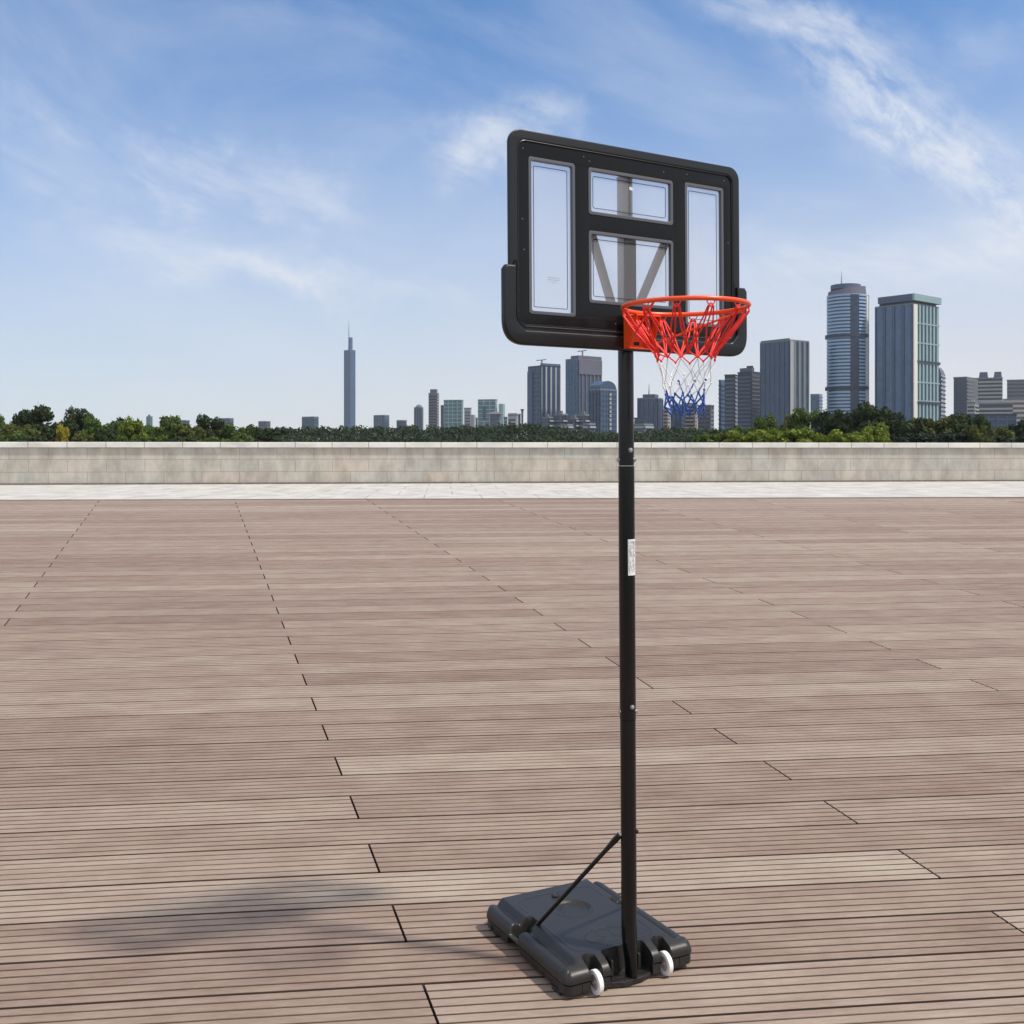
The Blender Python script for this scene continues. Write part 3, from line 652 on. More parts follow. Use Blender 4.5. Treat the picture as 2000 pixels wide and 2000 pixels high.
def leaf_cloud(centres, radii, count, size, seed, flat=0.8):
    rg = np.random.default_rng(seed); centres = np.array(centres, float); radii = np.array(radii, float)
    w = radii**2; w /= w.sum(); idx = rg.choice(len(centres), count, p=w)
    d = rg.normal(size=(count, 3)); d /= np.linalg.norm(d, axis=1)[:, None]
    rr = rg.uniform(0.72, 1.04, count) * (1 + 0.10 * rg.normal(size=count))
    P = centres[idx] + d * (radii[idx] * rr)[:, None] * np.array([1, 1, flat])
    nrm = d + rg.normal(scale=0.55, size=(count, 3)); nrm /= np.linalg.norm(nrm, axis=1)[:, None]
    a = np.cross(nrm, rg.normal(size=(count, 3))); a /= np.linalg.norm(a, axis=1)[:, None]; b = np.cross(nrm, a)
    s = size * rg.uniform(0.6, 1.5, count)[:, None]
    V = np.stack([P + a*s, P + b*s*0.7, P - a*s, P - b*s*0.7], 1).reshape(-1, 3)
    Fs = np.arange(count*4).reshape(-1, 4)
    return V, Fs
def crown_mesh(seed, kind, count=5200, size=0.030):
    # unit crown: about 1 wide and 1 high above its base at z = 0
    rg = random.Random(seed); cs = []; rs = []
    if kind == 'round':
        for i in range(34):
            a = rg.uniform(0, 6.283); h = rg.uniform(0.14, 0.88); rad = 0.40 * math.sqrt(max(0.05, 1 - ((h - 0.48) / 0.52) ** 2)) * rg.uniform(0.45, 1.0)
            cs.append((rad*math.cos(a), rad*math.sin(a), h)); rs.append(rg.uniform(0.08, 0.17))
    elif kind == 'spread':
        for i in range(40):
            a = rg.uniform(0, 6.283); h = rg.uniform(0.15, 0.82); rad = 0.46 * rg.uniform(0.2, 1.0) * (1 - 0.45 * max(0, h - 0.5))
            cs.append((rad*math.cos(a), rad*math.sin(a), h)); rs.append(rg.uniform(0.07, 0.15))
    else:
        for i in range(30):
            a = rg.uniform(0, 6.283); h = rg.uniform(0.1, 0.92); rad = 0.34 * (1.05 - h) * rg.uniform(0.3, 1.0) + 0.03
            cs.append((rad*math.cos(a), rad*math.sin(a), h)); rs.append(rg.uniform(0.06, 0.14) * (1.15 - h*0.5))
    V, Fs = leaf_cloud(cs, rs, count, size, seed)
    V[:, 2] = np.maximum(V[:, 2], 0.0)
    me = bpy.data.meshes.new('crown'); me.from_pydata(V.tolist(), [], Fs.tolist()); return me
def trunk_mesh(seed):
    rg = random.Random(seed); mb = MB()
    mb.tube([(0, 0, 0), (0.01, 0, 0.25), (0.0, 0.01, 0.6)], [0.035, 0.025, 0.012], 8)
    for i in range(6):
        a = rg.uniform(0, 6.28); h = rg.uniform(0.15, 0.4); L = rg.uniform(0.2, 0.34)
        mb.tube([(0, 0, h), (L*0.5*math.cos(a), L*0.5*math.sin(a), h + 0.14), (L*math.cos(a), L*math.sin(a), h + 0.32)], [0.014, 0.009, 0.004], 5)
    me = bpy.data.meshes.new('trunk'); me.from_pydata(mb.v, [], mb.f); me.materials.append(M_bark); return me
TR = [trunk_mesh(i) for i in range(2)]
CR = {}
def get_crown(kind, var, hue):
    k = (kind, var, hue)
    if k not in CR:
        me = crown_mesh(hash((kind == 'round', kind == 'spread', var)) % 9999, kind) if (kind, var) not in CR else CR[(kind, var)].copy()
        if (kind, var) not in CR: CR[(kind, var)] = me; me = me.copy()
        me.materials.clear(); me.materials.append(LV[hue]); CR[k] = me
    return CR[k]
def tree(x, ytop, wpx, D, kind, var, hue, label, name='broadleaf_tree', cat='tree', group=None, z0=-0.3):
    H = (zat(ytop, D) - z0) * 1.07; w = 1.38 * wpx / F_PX * D
    t = thing(name, label, cat, (xat(x, D), D, z0), random.uniform(0, 6.28), group)
    t.scale = (w, w, H)
    c = bpy.data.objects.new('crown', get_crown(kind, var, hue)); COL.objects.link(c); c.parent = t
    tk = bpy.data.objects.new('trunk', TR[var % 2]); COL.objects.link(tk); tk.parent = t
    return t
GL, GR = 'trees beyond the left part of the wall', 'trees beyond the right part of the wall'
for a in (
 (-14, 806, 56, 170, 'round', 0, 'mid', 'tall tree cut off by the left edge of the view'),
 (28, 822, 66, 165, 'spread', 1, 'olive', 'low spreading tree, first whole one from the left edge'),
 (44, 815, 46, 195, 'round', 2, 'dark', 'dark rounded tree just left of the biggest one'),
 (80, 800, 68, 175, 'round', 1, 'dark', 'biggest dark dome-shaped tree over the left wall'),
 (121, 818, 42, 190, 'spread', 0, 'dark', 'dark tree in the dip before the faint spired tower'),
 (154, 804, 50, 178, 'round', 2, 'dark', 'dark domed tree just right of the faint spired tower'),
 (184, 815, 36, 172, 'round', 0, 'mid', 'mid green tree on the right shoulder of the second dark dome'),
 (214, 819, 48, 170, 'spread', 2, 'mid', 'green spreading tree between the second dark dome and bright tree'),
 (236, 822, 34, 182, 'round', 1, 'dark', 'small dark tree behind the bright green one'),
 (257, 821, 46, 166, 'round', 0, 'bright', 'bright green rounded tree right of centre of the left belt'),
 (292, 825, 52, 175, 'spread', 0, 'mid', 'low green tree below the tiny teal block'),
 (330, 818, 54, 180, 'round', 2, 'mid', 'green round tree right of the tiny grey block'),
 (372, 822, 60, 176, 'spread', 1, 'olive', 'olive spreading tree right of the round green one'),
 (415, 816, 54, 184, 'round', 1, 'dark', 'dark round tree midway along the wall left of the pole'),
 (462, 824, 66, 186, 'spread', 2, 'mid', 'low wide green tree near the end of the left belt'),
 (520, 830, 70, 200, 'spread', 0, 'dark', 'lowest dark tree ending the left belt')):
    tree(*a, group=GL)
for a in (
 (12, 838, 74, 130, 'spread', 2, 'mid', 'bushy mid green shrub at the left edge by the wall'),
 (64, 846, 60, 126, 'spread', 0, 'dark', 'dark low shrub under the biggest left tree'),
 (119, 834, 26, 128, 'round', 1, 'yellow', 'small yellow green bush bright against the dark trees'),
 (168, 838, 62, 132, 'spread', 1, 'olive', 'olive shrub under the second dark dome tree'),
 (205, 842, 44, 126, 'round', 2, 'dark', 'dark rounded shrub right of the olive shrub'),
 (246, 846, 50, 130, 'spread', 2, 'mid', 'green shrub in front of the bright green tree'),
 (300, 846, 64, 128, 'spread', 0, 'mid', 'wide green shrub below the tiny grey block'),
 (362, 848, 66, 130, 'spread', 1, 'dark', 'dark wide shrub under the olive spreading tree'),
 (430, 850, 76, 130, 'spread', 2, 'mid', 'last green shrub of the left belt by the wall')):
    tree(*a, name='shrub', cat='shrub', group='shrubs behind the left part of the wall')
for a in (
 (1412, 834, 62, 200, 'spread', 0, 'dark', 'low dark tree left of the dark apartment towers'),
 (1450, 826, 60, 185, 'spread', 1, 'mid', 'dark green tree under the dark apartment towers'),
 (1495, 815, 50, 180, 'round', 0, 'mid', 'green rounded tree under the left of the blue slab tower'),
 (1548, 814, 36, 185, 'round', 2, 'olive', 'small olive tree before the right face of the blue slab'),
 (1524, 824, 50, 190, 'spread', 2, 'dark', 'low dark tree under the blue slab tower'),
 (1582, 803, 64, 170, 'round', 1, 'mid', 'dark green tree left of the round tower foot'),
 (1620, 797, 72, 165, 'spread', 0, 'deep', 'broad dark tree under the left of the round tower'),
 (1668, 792, 84, 160, 'spread', 1, 'dark', 'tallest broad tree under the round tower'),
 (1714, 792, 70, 158, 'round', 0, 'dark', 'tall dark tree between round tower and capped tower'),
 (1742, 812, 66, 162, 'round', 2, 'deep', 'deep green tree under the left face of the capped tower'),
 (1782, 812, 72, 155, 'spread', 2, 'dark', 'dark tree under the corner of the capped tower'),
 (1822, 809, 78, 158, 'spread', 0, 'olive', 'olive topped broad tree under the barred face of the capped tower'),
 (1862, 816, 56, 165, 'round', 1, 'deep', 'deep green tree left of the plum apartment block foot'),
 (1896, 815, 72, 150, 'round', 2, 'dark', 'rounded dark tree under the plum apartments'),
 (1948, 829, 60, 155, 'spread', 1, 'olive', 'low olive tree under the turret apartments'),
 (1986, 826, 58, 160, 'round', 0, 'deep', 'deep green tree at the right edge'),
 (2030, 822, 70, 160, 'spread', 2, 'dark', 'dark tree just cut by the right edge')):
    tree(*a, group=GR)
for a in (
 (1390, 841, 70, 128, 'spread', 0, 'mid', 'green shrub by the wall nearest the net'),
 (1440, 837, 78, 126, 'spread', 2, 'bright', 'bright shrub under the dark apartment towers'),
 (1500, 834, 84, 124, 'spread', 1, 'bright', 'bright wide shrub under the blue slab tower'),
 (1556, 831, 80, 122, 'spread', 0, 'bright', 'tallest bright shrub in the middle of the bright row'),
 (1614, 835, 80, 122, 'spread', 2, 'bright', 'bright shrub under the round tower'),
 (1664, 838, 70, 122, 'spread', 1, 'bright', 'bright shrub just left of the last one in the row'),
 (1704, 832, 56, 124, 'round', 0, 'bright', 'last bright shrub where the dark trees begin'),
 (1752, 842, 70, 128, 'spread', 2, 'deep', 'deep green shrub right of the bright row'),
 (1812, 840, 84, 128, 'spread', 0, 'deep', 'deep green shrub under the barred tower face'),
 (1866, 838, 76, 128, 'spread', 1, 'deep', 'deep green shrub left of the rounded dark tree'),
 (1912, 835, 40, 126, 'round', 2, 'olive', 'olive shrub at the foot of the plum apartments'),
 (1940, 846, 62, 128, 'spread', 1, 'dark', 'dark shrub under the turret apartments'),
 (1990, 844, 70, 128, 'spread', 2, 'deep', 'deep green shrub by the right edge')):
    tree(*a, name='shrub', cat='shrub', group='shrubs behind the right part of the wall')
# the far wood reads as one mass
rg = np.random.default_rng(5); cs = []; rs = []
prof = [(-260, 838), (300, 836), (600, 834), (800, 832), (960, 830), (1000, 827), (1060, 828), (1120, 838), (1180, 842), (1240, 842), (1300, 836), (1400, 838), (1600, 838), (2300, 834)]
for i in range(1500):
    px = rg.uniform(-260, 2300); D = rg.uniform(380, 470); yt = np.interp(px, [p[0] for p in prof], [p[1] for p in prof]) + rg.uniform(-4.5, 9)
    top = zat(yt, D); r = rg.uniform(1.6, 3.2); cs.append((xat(px, D), D, top - r)); rs.append(r)
for i in range(1300):
    px = rg.uniform(-260, 2300); D = rg.uniform(330, 380); yt = rg.uniform(842, 862)
    r = rg.uniform(2.2, 3.6); cs.append((xat(px, D), D, zat(yt, D) - r)); rs.append(r)
V, Fs = leaf_cloud(cs, rs, 150000, 0.50, 11)
me = bpy.data.meshes.new('distant_wood'); me.from_pydata(V.tolist(), [], Fs.tolist()); me.materials.append(leaf_mat('distant_leaves', (0.026, 0.046, 0.024), 0.7))
tag(link('distant_wood', me), 'dark distant wood along the foot of the skyline', 'wood', kind='stuff')

# ------------------------------------------------------------------ portable basketball hoop
YAW = 0.5537
hoop = thing('basketball_hoop', 'black portable basketball hoop with orange rim and red white and blue net on the deck', 'basketball hoop')
hoop.matrix_world = Matrix.Translation((0.4742, 4.3175, 0)) @ Matrix.Rotation(-0.006, 4, 'Y') @ Matrix.Rotation(YAW, 4, 'Z')
def Q(u, n, z): return (u, -n, z)              # u: along the board, n: out of the board's face
M_pole = mat('black_powder_coat', (0.0038, 0.0042, 0.0052), 0.22, spec=0.42)
M_plast = mat('black_moulded_plastic', (0.019, 0.0178, 0.0168), 0.38, bump=0.10, bscale=260, spec=0.45, var=0.10, vscale=12)
M_frame = mat('black_frame_plastic', (0.0085, 0.0088, 0.0098), 0.33, bump=0.04, bscale=200, spec=0.45)
M_face = mat('glossy_black_face', (0.0085, 0.0088, 0.0095), 0.20, spec=0.22)
M_ring = mat('grey_window_rim', (0.10, 0.105, 0.12), 0.35)
M_orange = mat('orange_enamel', (0.88, 0.085, 0.014), 0.30, spec=0.5, var=0.06, vscale=9)
M_chrome = mat('zinc_steel', (0.72, 0.72, 0.74), 0.22, metal=1.0)
M_steel = mat('galvanised_bolt', (0.55, 0.55, 0.56), 0.32, metal=0.9)
M_line = mat('black_ink', (0.012, 0.012, 0.014), 0.5)
M_text = mat('pale_print', (0.30, 0.32, 0.36), 0.6)
M_white = mat('white_wheel_plastic', (0.80, 0.79, 0.76), 0.4, bump=0.02)
M_hub = mat('wheel_hub_plastic', (0.42, 0.38, 0.35), 0.5)
M_red = mat('red_cord', (0.92, 0.028, 0.018), 0.6, var=0.15, vscale=60, bump=0.2, bscale=400)
M_wcord = mat('white_cord', (0.86, 0.86, 0.86), 0.65, bump=0.2, bscale=400)
M_blue = mat('blue_cord', (0.016, 0.080, 0.36), 0.6, var=0.25, vscale=60, bump=0.2, bscale=400)
M_paper = mat('white_sticker_paper', (0.78, 0.78, 0.78), 0.55)
M_grey = mat('grey_print', (0.30, 0.30, 0.30), 0.6)
def acrylic():
    m = bpy.data.materials.new('frosted_acrylic'); m.use_nodes = True; t = m.node_tree; p = t.nodes['Principled BSDF']
    p.inputs['Base Color'].default_value = (0.93, 0.95, 0.98, 1); p.inputs['Roughness'].default_value = 0.12
    tl = t.nodes.new('ShaderNodeBsdfTranslucent'); tl.inputs[0].default_value = (0.95, 0.97, 1.0, 1)
    tp = t.nodes.new('ShaderNodeBsdfTransparent'); tp.inputs[0].default_value = (0.97, 0.98, 1.0, 1)
    a = t.nodes.new('ShaderNodeMixShader'); a.inputs[0].default_value = 0.5; t.links.new(p.outputs[0], a.inputs[1]); t.links.new(tl.outputs[0], a.inputs[2])
    b = t.nodes.new('ShaderNodeMixShader'); b.inputs[0].default_value = 0.80; t.links.new(a.outputs[0], b.inputs[1]); t.links.new(tp.outputs[0], b.inputs[2])
    t.links.new(b.outputs[0], t.nodes['Material Output'].inputs[0]); return m
M_acry = acrylic()

# -- base: upper shell as a sculpted height field, lower tray beneath the seam
BU, BN0, BN1 = 0.309, -0.712, 0.024            # half width, back edge, front edge
BROT = R(4.5)
SEAM = 0.066
def sst(a, b, x):
    t = np.clip((x - a) / (b - a), 0, 1); return t*t*(3 - 2*t)
def rbox(u, n, u0, u1, n0, n1, r):             # signed distance, negative inside
    cx, cy, hx, hy = (u0+u1)/2, (n0+n1)/2, (u1-u0)/2, (n1-n0)/2
    qx, qy = np.abs(u-cx) - hx + r, np.abs(n-cy) - hy + r
    return np.hypot(np.maximum(qx, 0), np.maximum(qy, 0)) + np.minimum(np.maximum(qx, qy), 0) - r
def shell_height(u, n):
    au = np.abs(u)
    dS = BU - au; dF = BN1 - n; dB = n - BN0
    top = 0.127 + 0.003 * sst(-0.05, -0.45, n)
    # side profile: wall, shoulder, valley, rise to the top panel
    sh = 0.110 + 0.0 * u
    rise = sst(0.060, 0.088, dS)
    side = sh * (1 - rise) + top * rise
    side -= 0.009 * np.exp(-((dS - 0.058) / 0.012) ** 2)
    lobe = sst(-0.055, -0.015, n)              # front corner lobes rise to a common height
    H = side * (1 - lobe) + np.minimum(top, 0.124) * lobe
    H = np.minimum(H, top)
    slope = sst(0.105, 0.0, dF); H -= 0.020 * slope * slope
    e = np.clip(dS / 0.030, 0, 1); H = SEAM + (H - SEAM) * (1 - (1 - e) ** 3) ** 0.42
    e = np.clip(dB / 0.022, 0, 1); H = SEAM + (H - SEAM) * (1 - (1 - e) ** 3) ** 0.36
    e = np.clip(dF / 0.034, 0, 1); H = SEAM + (H - SEAM) * (1 - (1 - e) ** 3) ** 0.40
    # brace notches
    d = rbox(au, n, 0.196, 0.40, -0.475, -0.385, 0.020)
    k = sst(-0.012, 0.002, d); H = H * k + np.where(dS > 0.022, 0.040, 0.070) * (1 - k)
    # front bay for the pole
    d = rbox(u, n, -0.100, 0.100, -0.062, 0.20, 0.016)
    k = sst(-0.007, 0.002, d); H = H * k + np.where(n > 0.008, 0.012, 0.030) * (1 - k)
    # ribs inside the bay sides
    # wheel slots
    d = rbox(au, n, 0.142, 0.190, -0.062, 0.20, 0.022)
    k = sst(-0.009, 0.006, d); H = H * k + 0.012 * (1 - k)
    # dish, fill cap recess and raised lines on the top panel
    r = np.hypot(u - 0.0, (n + 0.455)); H = H - 0.010 * sst(0.088, 0.070, r) + 0.0022 * np.exp(-((r - 0.091) / 0.003) ** 2)
    H -= 0.0035 * np.exp(-((r - 0.052) / 0.0025) ** 2) * (n + 0.455 < 0.02)
    r = np.abs(np.hypot((u - 0.0) / 1.0, (n + 0.170) / 0.62) - 0.098); H += 0.0026 * np.exp(-(r / 0.003) ** 2)
    pl_ = rbox(u, n, -0.195, 0.195, -0.640, -0.085, 0.06) ; H += 0.0020 * np.exp(-(np.abs(pl_ + 0.0) / 0.003) ** 2) * (np.abs(n + 0.455) > 0.05)
    # embossed arch-shaped mark inside the front oval
    arch = np.abs(rbox(u, n, -0.034, 0.034, -0.214, -0.155, 0.028)); H += 0.0024 * np.exp(-(arch / 0.0024) ** 2) * (n < -0.156)
    for a_ in (-0.062, 0.030): H += 0.0024 * np.exp(-(np.abs(rbox(u, n, a_, a_ + 0.032, -0.150, -0.128, 0.002)) / 0.0022) ** 2)
    return H
def axis(a, b, step, extra):
    x = list(np.arange(a, b, step)) + [b] + [a + e for e in extra] + [b - e for e in extra]
    return np.array(sorted(set(np.round(x, 5))))
def round_map(u, n, r=0.035):
    # pull the four plan corners in to a radius
    cu, cn = np.sign(u) * (BU - r), np.where(n > (BN0+BN1)/2, BN1 - r, BN0 + r)
    du, dn = np.abs(u) - (BU - r), np.where(n > (BN0+BN1)/2, n - (BN1 - r), (BN0 + r) - n)
    m_ = (du > 0) & (dn > 0)
    mx = np.maximum(du, dn); L = np.hypot(du, dn) + 1e-9; s = mx / L
    u2 = np.where(m_, cu + np.sign(u) * du * s, u)
    n2 = np.where(m_, cn + np.where(n > (BN0+BN1)/2, 1, -1) * dn * s, n)
    return u2, n2
def base_part():
    us = axis(-BU, BU, 0.0036, (0.0004, 0.0012, 0.0025, 0.005)); ns = axis(BN0, BN1, 0.0036, (0.0004, 0.0012, 0.0025, 0.005))
    U, Nn = np.meshgrid(us, ns, indexing='ij'); H = shell_height(U, Nn)
    U2, N2 = round_map(U, Nn)
    taper = 1 - 0.03 * np.clip((H - SEAM) / 0.08, 0, 1) * (np.abs(U) / BU) ** 8
    nu, nn = U.shape
    V = np.stack([U2 * taper, -N2, H], -1).reshape(-1, 3).tolist()
    hole = H < 0.024
    Fq = []; idx = lambda i, j: i * nn + j
    keep = lambda i, j: not (hole[i, j] or hole[i+1, j] or hole[i, j+1] or hole[i+1, j+1])
    for i in range(nu - 1):
        for j in range(nn - 1):
            if keep(i, j): Fq.append((idx(i, j), idx(i+1, j), idx(i+1, j+1), idx(i, j+1)))
    # skirt down to the seam (or to the floor of the bay)
    rimv = [(i, 0) for i in range(nu)] + [(nu-1, j) for j in range(1, nn)] + [(i, nn-1) for i in range(nu-2, -1, -1)] + [(0, j) for j in range(nn-2, 0, -1)]
    b0 = len(V)
    for (i, j) in rimv:
        v = V[idx(i, j)]; V.append([v[0], v[1], min(v[2] - 0.001, SEAM - 0.0015)])
    m_ = len(rimv)
    for k in range(m_):
        k2 = (k + 1) % m_
        if hole[rimv[k]] or hole[rimv[k2]]: continue
        Fq.append((idx(*rimv[k]), idx(*rimv[k2]), b0 + k2, b0 + k))
    me = bpy.data.meshes.new('base_shell'); me.from_pydata(V, [], Fq); me.materials.append(M_plast)
    me.transform(Matrix.Rotation(BROT * -1, 4, 'Z'))
    o = link('base_shell', me, hoop, smooth=False)
    me.polygons.foreach_set('use_smooth', [True] * len(me.polygons)); me.set_sharp_from_angle(angle=R(60))
    # lower tray: side panels with feet, cut at the notches, the bay and the wheel slots
    tr = MB()
    def panel(u0, u1, n0, n1, z0, z1): tr.box(u0, u1, -n1, -n0, z0, z1)
    tz = SEAM - 0.0080; i_ = 0.0015
    for s in (-1, 1):
        o_, n_ = s*(BU - i_), s*(BU - 0.045); a_, b_ = min(o_, n_), max(o_, n_)
        # long sides with sloped ends
        for (q0, q1, e0, e1) in ((-0.655, -0.478, 0.0, 0.022), (-0.395, -0.030, 0.030, 0.0)):
            tr.add([(a_, -q0, tz), (b_, -q0, tz), (b_, -q1, tz), (a_, -q1, tz), (a_ + (0.008 if s < 0 else 0), -(q0+e0), 0.020), (b_ - (0.008 if s > 0 else 0), -(q0+e0), 0.020), (b_ - (0.008 if s > 0 else 0), -(q1-e1), 0.020), (a_ + (0.008 if s < 0 else 0), -(q1-e1), 0.020)],
                   [(0,1,2,3),(4,7,6,5),(0,4,5,1),(1,5,6,2),(2,6,7,3),(3,7,4,0)])
        panel(a_ + 0.012, b_, -0.640, -0.600, 0.004, 0.0195); panel(a_ + 0.004, b_ - 0.004, -0.100, -0.036, 0.003, 0.0195)
        # corner blocks with rounded plan
        for cn, sg in ((BN1 - 0.037, 1), (BN0 + 0.037, -1)):
            P = []
            for k in range(9):
                a = R(90 * k / 8); P.append((s * (BU - 0.037 + 0.0335*math.cos(a)), -(cn + sg*0.0335*math.sin(a))))
            P += [(s*(BU - 0.075), -(cn + sg*0.0335)), (s*(BU - 0.075), -(cn - sg*0.032)), (s*(BU - i_), -(cn - sg*0.032))]
            tr.prism(P, 0.022, tz)
        # front pieces beside the slots
        x0, x1 = sorted((s*0.193, s*(BU - 0.076))); panel(x0, x1, -0.03, BN1 - 0.0035, 0.022, tz)
        x0, x1 = sorted((s*0.101, s*0.139)); panel(x0, x1, -0.05, BN1 - 0.0035, 0.016, tz)
    panel(-BU + 0.076, BU - 0.076, BN0 + 0.0035, BN0 + 0.04, 0.022, tz)
    panel(-BU + 0.046, BU - 0.046, -0.63, -0.075, 0.030, tz)
    tr.add([(-0.098, -0.0125, 0.028), (0.098, -0.0125, 0.028), (0.056, -0.026, 0.026), (-0.050, -0.030, 0.026), (-0.098, -0.0125, 0.012), (0.098, -0.0125, 0.012), (0.046, -0.026, 0.006), (-0.036, -0.030, 0.006), ],
           [(0,1,2,3),(4,7,6,5),(0,3,7,4),(1,5,6,2),(3,2,6,7),(0,4,5,1)])
    panel(-0.098, 0.098, -0.060, 0.012, 0.012, 0.0275)
    me = bpy.data.meshes.new('base_tray'); me.from_pydata(tr.v, [], tr.f); me.materials.append(M_plast); me.transform(Matrix.Rotation(BROT * -1, 4, 'Z'))
    link('base_tray', me, hoop, bevel=0.002)
    # upright ribs in the bay
    for x in (-0.072, 0.058):
        rb = MB().box(x, x + 0.014, 0.022, 0.060, 0.0305, 0.094)
        me = bpy.data.meshes.new('bay_rib'); me.from_pydata(rb.v, [], rb.f); me.materials.append(M_plast); me.transform(Matrix.Rotation(BROT * -1, 4, 'Z')); link('bay_rib', me, hoop, bevel=0.004)
    # filler cap
    cp = MB().tube([(-0.0, 0.600, 0.125), (-0.0, 0.600, 0.1355)], 0.013, 20); me = bpy.data.meshes.new('filler_cap'); me.from_pydata(cp.v, [], cp.f)
    me.materials.append(M_plast); me.transform(Matrix.Rotation(BROT * -1, 4, 'Z')); fc = link('filler_cap', me, hoop, bevel=0.0015)
    rg_ = MB().tube([(0.0175*math.cos(a), 0.600 + 0.0175*math.sin(a), 0.1335) for a in np.linspace(0, 2*math.pi, 25)[:-1]], 0.0026, 6, closed=True)
    me = bpy.data.meshes.new('cap_ring'); me.from_pydata(rg_.v, [], rg_.f); me.materials.append(M_frame); me.transform(Matrix.Rotation(BROT * -1, 4, 'Z')); link('cap_ring', me, fc, smooth=True)
    # wheels
    for s in (-1, 1):
        c = Matrix.Rotation(BROT * -1, 4, 'Z') @ Vector((s*0.166, -0.012, 0.047))
        axl = Matrix.Rotation(BROT * -1, 4, 'Z') @ Vector((1, 0, 0))
        hw = 0.0105; prof = [(-hw, 0.030), (-hw, 0.0445), (-hw + 0.002, 0.0468), (hw - 0.002, 0.0468), (hw, 0.0445), (hw, 0.030), (hw - 0.004, 0.030), (-hw + 0.004, 0.030)]
        up = Vector((0, 0, 1)); sd = axl.cross(up); V = []; Fz = []; ns_ = 40
        for k in range(ns_):
            a = 2*math.pi*k/ns_; dr = up*math.cos(a) + sd*math.sin(a)
            V += [tuple(c + axl*x + dr*r) for x, r in prof]
        m_ = len(prof)
        for k in range(ns_):
            k2 = (k+1) % ns_
            for j in range(m_): Fz.append((k*m_+j, k*m_+(j+1) % m_, k2*m_+(j+1) % m_, k2*m_+j))
        w = MB(); w.add(V, Fz); wo = w.build('wheel', M_white, hoop, smooth=True)
        MB().tube([c - axl*0.005, c + axl*0.005], 0.0303, 28).tube([c - axl*0.010, c + axl*0.010], 0.010, 14).build('hub', M_hub, wo, smooth=True)
        MB().tube([c - axl*0.034, c + axl*0.034], 0.004, 8).build('axle', M_steel, wo)
base_part()

# -- pole in three lengths
PR = 0.0315
def pole_section(z0, z1, r, foot=False, crimp=False):
    pts = []; rad = []
    if foot:
        pts += [(0, 0, z0)]; rad += [r]
    n = 6
    for i in range(n + 1): pts.append((0, 0, z0 + (z1 - z0) * i / n + (1e-4 if foot and i == 0 else 0))); rad.append(r)
    return MB().tube(pts, rad, 40)
lo = pole_section(0.034, 1.064, PR, foot=True)
# the foot is squashed to a wedge where it is pinned inside the base
lo2 = []
for v in MB().tube([(0, 0, z) for z in (0.030, 0.06, 0.10, 0.15, 0.20, 0.25, 0.4, 0.7, 1.064)], PR, 40).v:
    k = float(np.clip((0.21 - v[2]) / 0.17, 0, 1)); k = k*k*(3 - 2*k)
    lo2.append((v[0] * (1 - 0.42*k) + 0.010*k, v[1] * (1 + 0.10*k), v[2]))
mb = MB(); ref = MB().tube([(0, 0, z) for z in (0.030, 0.06, 0.10, 0.15, 0.20, 0.25, 0.4, 0.7, 1.064)], PR, 40); mb.add(lo2, ref.f)
mb.build('lower_pole', M_pole, hoop, smooth=True)
MB().tube([(0, 0, 1.066), (0, 0, 1.6), (0, 0, 2.086)], PR + 0.0012, 40).build('middle_pole', M_pole, hoop, smooth=True)
MB().tube([(0, 0, 2.0), (0, 0, 2.085), (0, 0, 2.0855), (0, 0, 2.0925), (0, 0, 2.093), (0, 0, 2.6), (0, 0, 3.245)], [0.028, 0.028, 0.0300, 0.0300, PR, PR, PR], 40).build('upper_pole', M_pole, hoop, smooth=True)
MB().tube([(0, 0, 3.2455), (0, 0, 3.250)], PR + 0.002, 32).build('pole_cap', M_frame, hoop, smooth=True, bevel=0.001)
MB().tube([(0, 0, 2.0865), (0, 0, 2.0885)], 0.0318, 32).build('joint_ring', M_chrome, hoop)
def on_pole(ang, z, r=PR): a = R(ang); return Vector((r*math.cos(a), -r*math.sin(a), z)), Vector((math.cos(a), -math.sin(a), 0))
def bolt(ang, z, m=M_steel, s=1.0):
    p, d = on_pole(ang, z)
    o = MB().tube([p - d*0.002, p + d*0.003], 0.0092*s, 16).tube([p + d*0.0031, p + d*0.0075, p + d*0.009], [0.0075*s, 0.0072*s, 0.0045*s], 6).build('bolt', m, hoop)
for ang, z in ((97, 2.151), (200, 2.112), (40, 2.112), (95, 1.120), (203, 1.097), (38, 1.097)): bolt(ang, z)
bolt(212, 0.600); bolt(40, 0.612, M_frame)
# rating sticker wrapped round the pole, with its illegible print
def wrap(a0, a1, z0, z1, r, m, name, parent, n=10):
    V = [];
    for i in range(n + 1):
        a = a0 + (a1 - a0) * i / n
        for rr in (r, r + 0.0005):
            for z in (z0, z1): p, _ = on_pole(a, z, rr); V.append(tuple(p))
    Fz = []
    for i in range(n):
        b = i*4; Fz += [(b+2, b+3, b+7, b+6), (b, b+4, b+5, b+1), (b+1, b+5, b+7, b+3), (b, b+2, b+6, b+4)]
    Fz += [(0, 1, 3, 2), (n*4, n*4+2, n*4+3, n*4+1)]
    x = MB(); x.add(V, Fz); return x, name, m, parent
x, *_ = wrap(120, 48, 1.648, 1.793, PR + 0.0016, M_paper, '', None); stk = x.build('sticker', M_paper, hoop, smooth=True)
pr_ = MB(); rr = random.Random(4)
for k in range(9):
    a = 115 - k * 6.2; z = 1.785
    while z > 1.66:
        L = rr.uniform(0.006, 0.022)
        if z - L < 1.655: break
        if rr.random() < 0.8:
            x, *_ = wrap(a, a - rr.choice((1.6, 2.4, 3.2)), z - L, z, PR + 0.0022, M_grey, '', None, 1); pr_.add(x.v, x.f)
        z -= L + rr.uniform(0.002, 0.008)
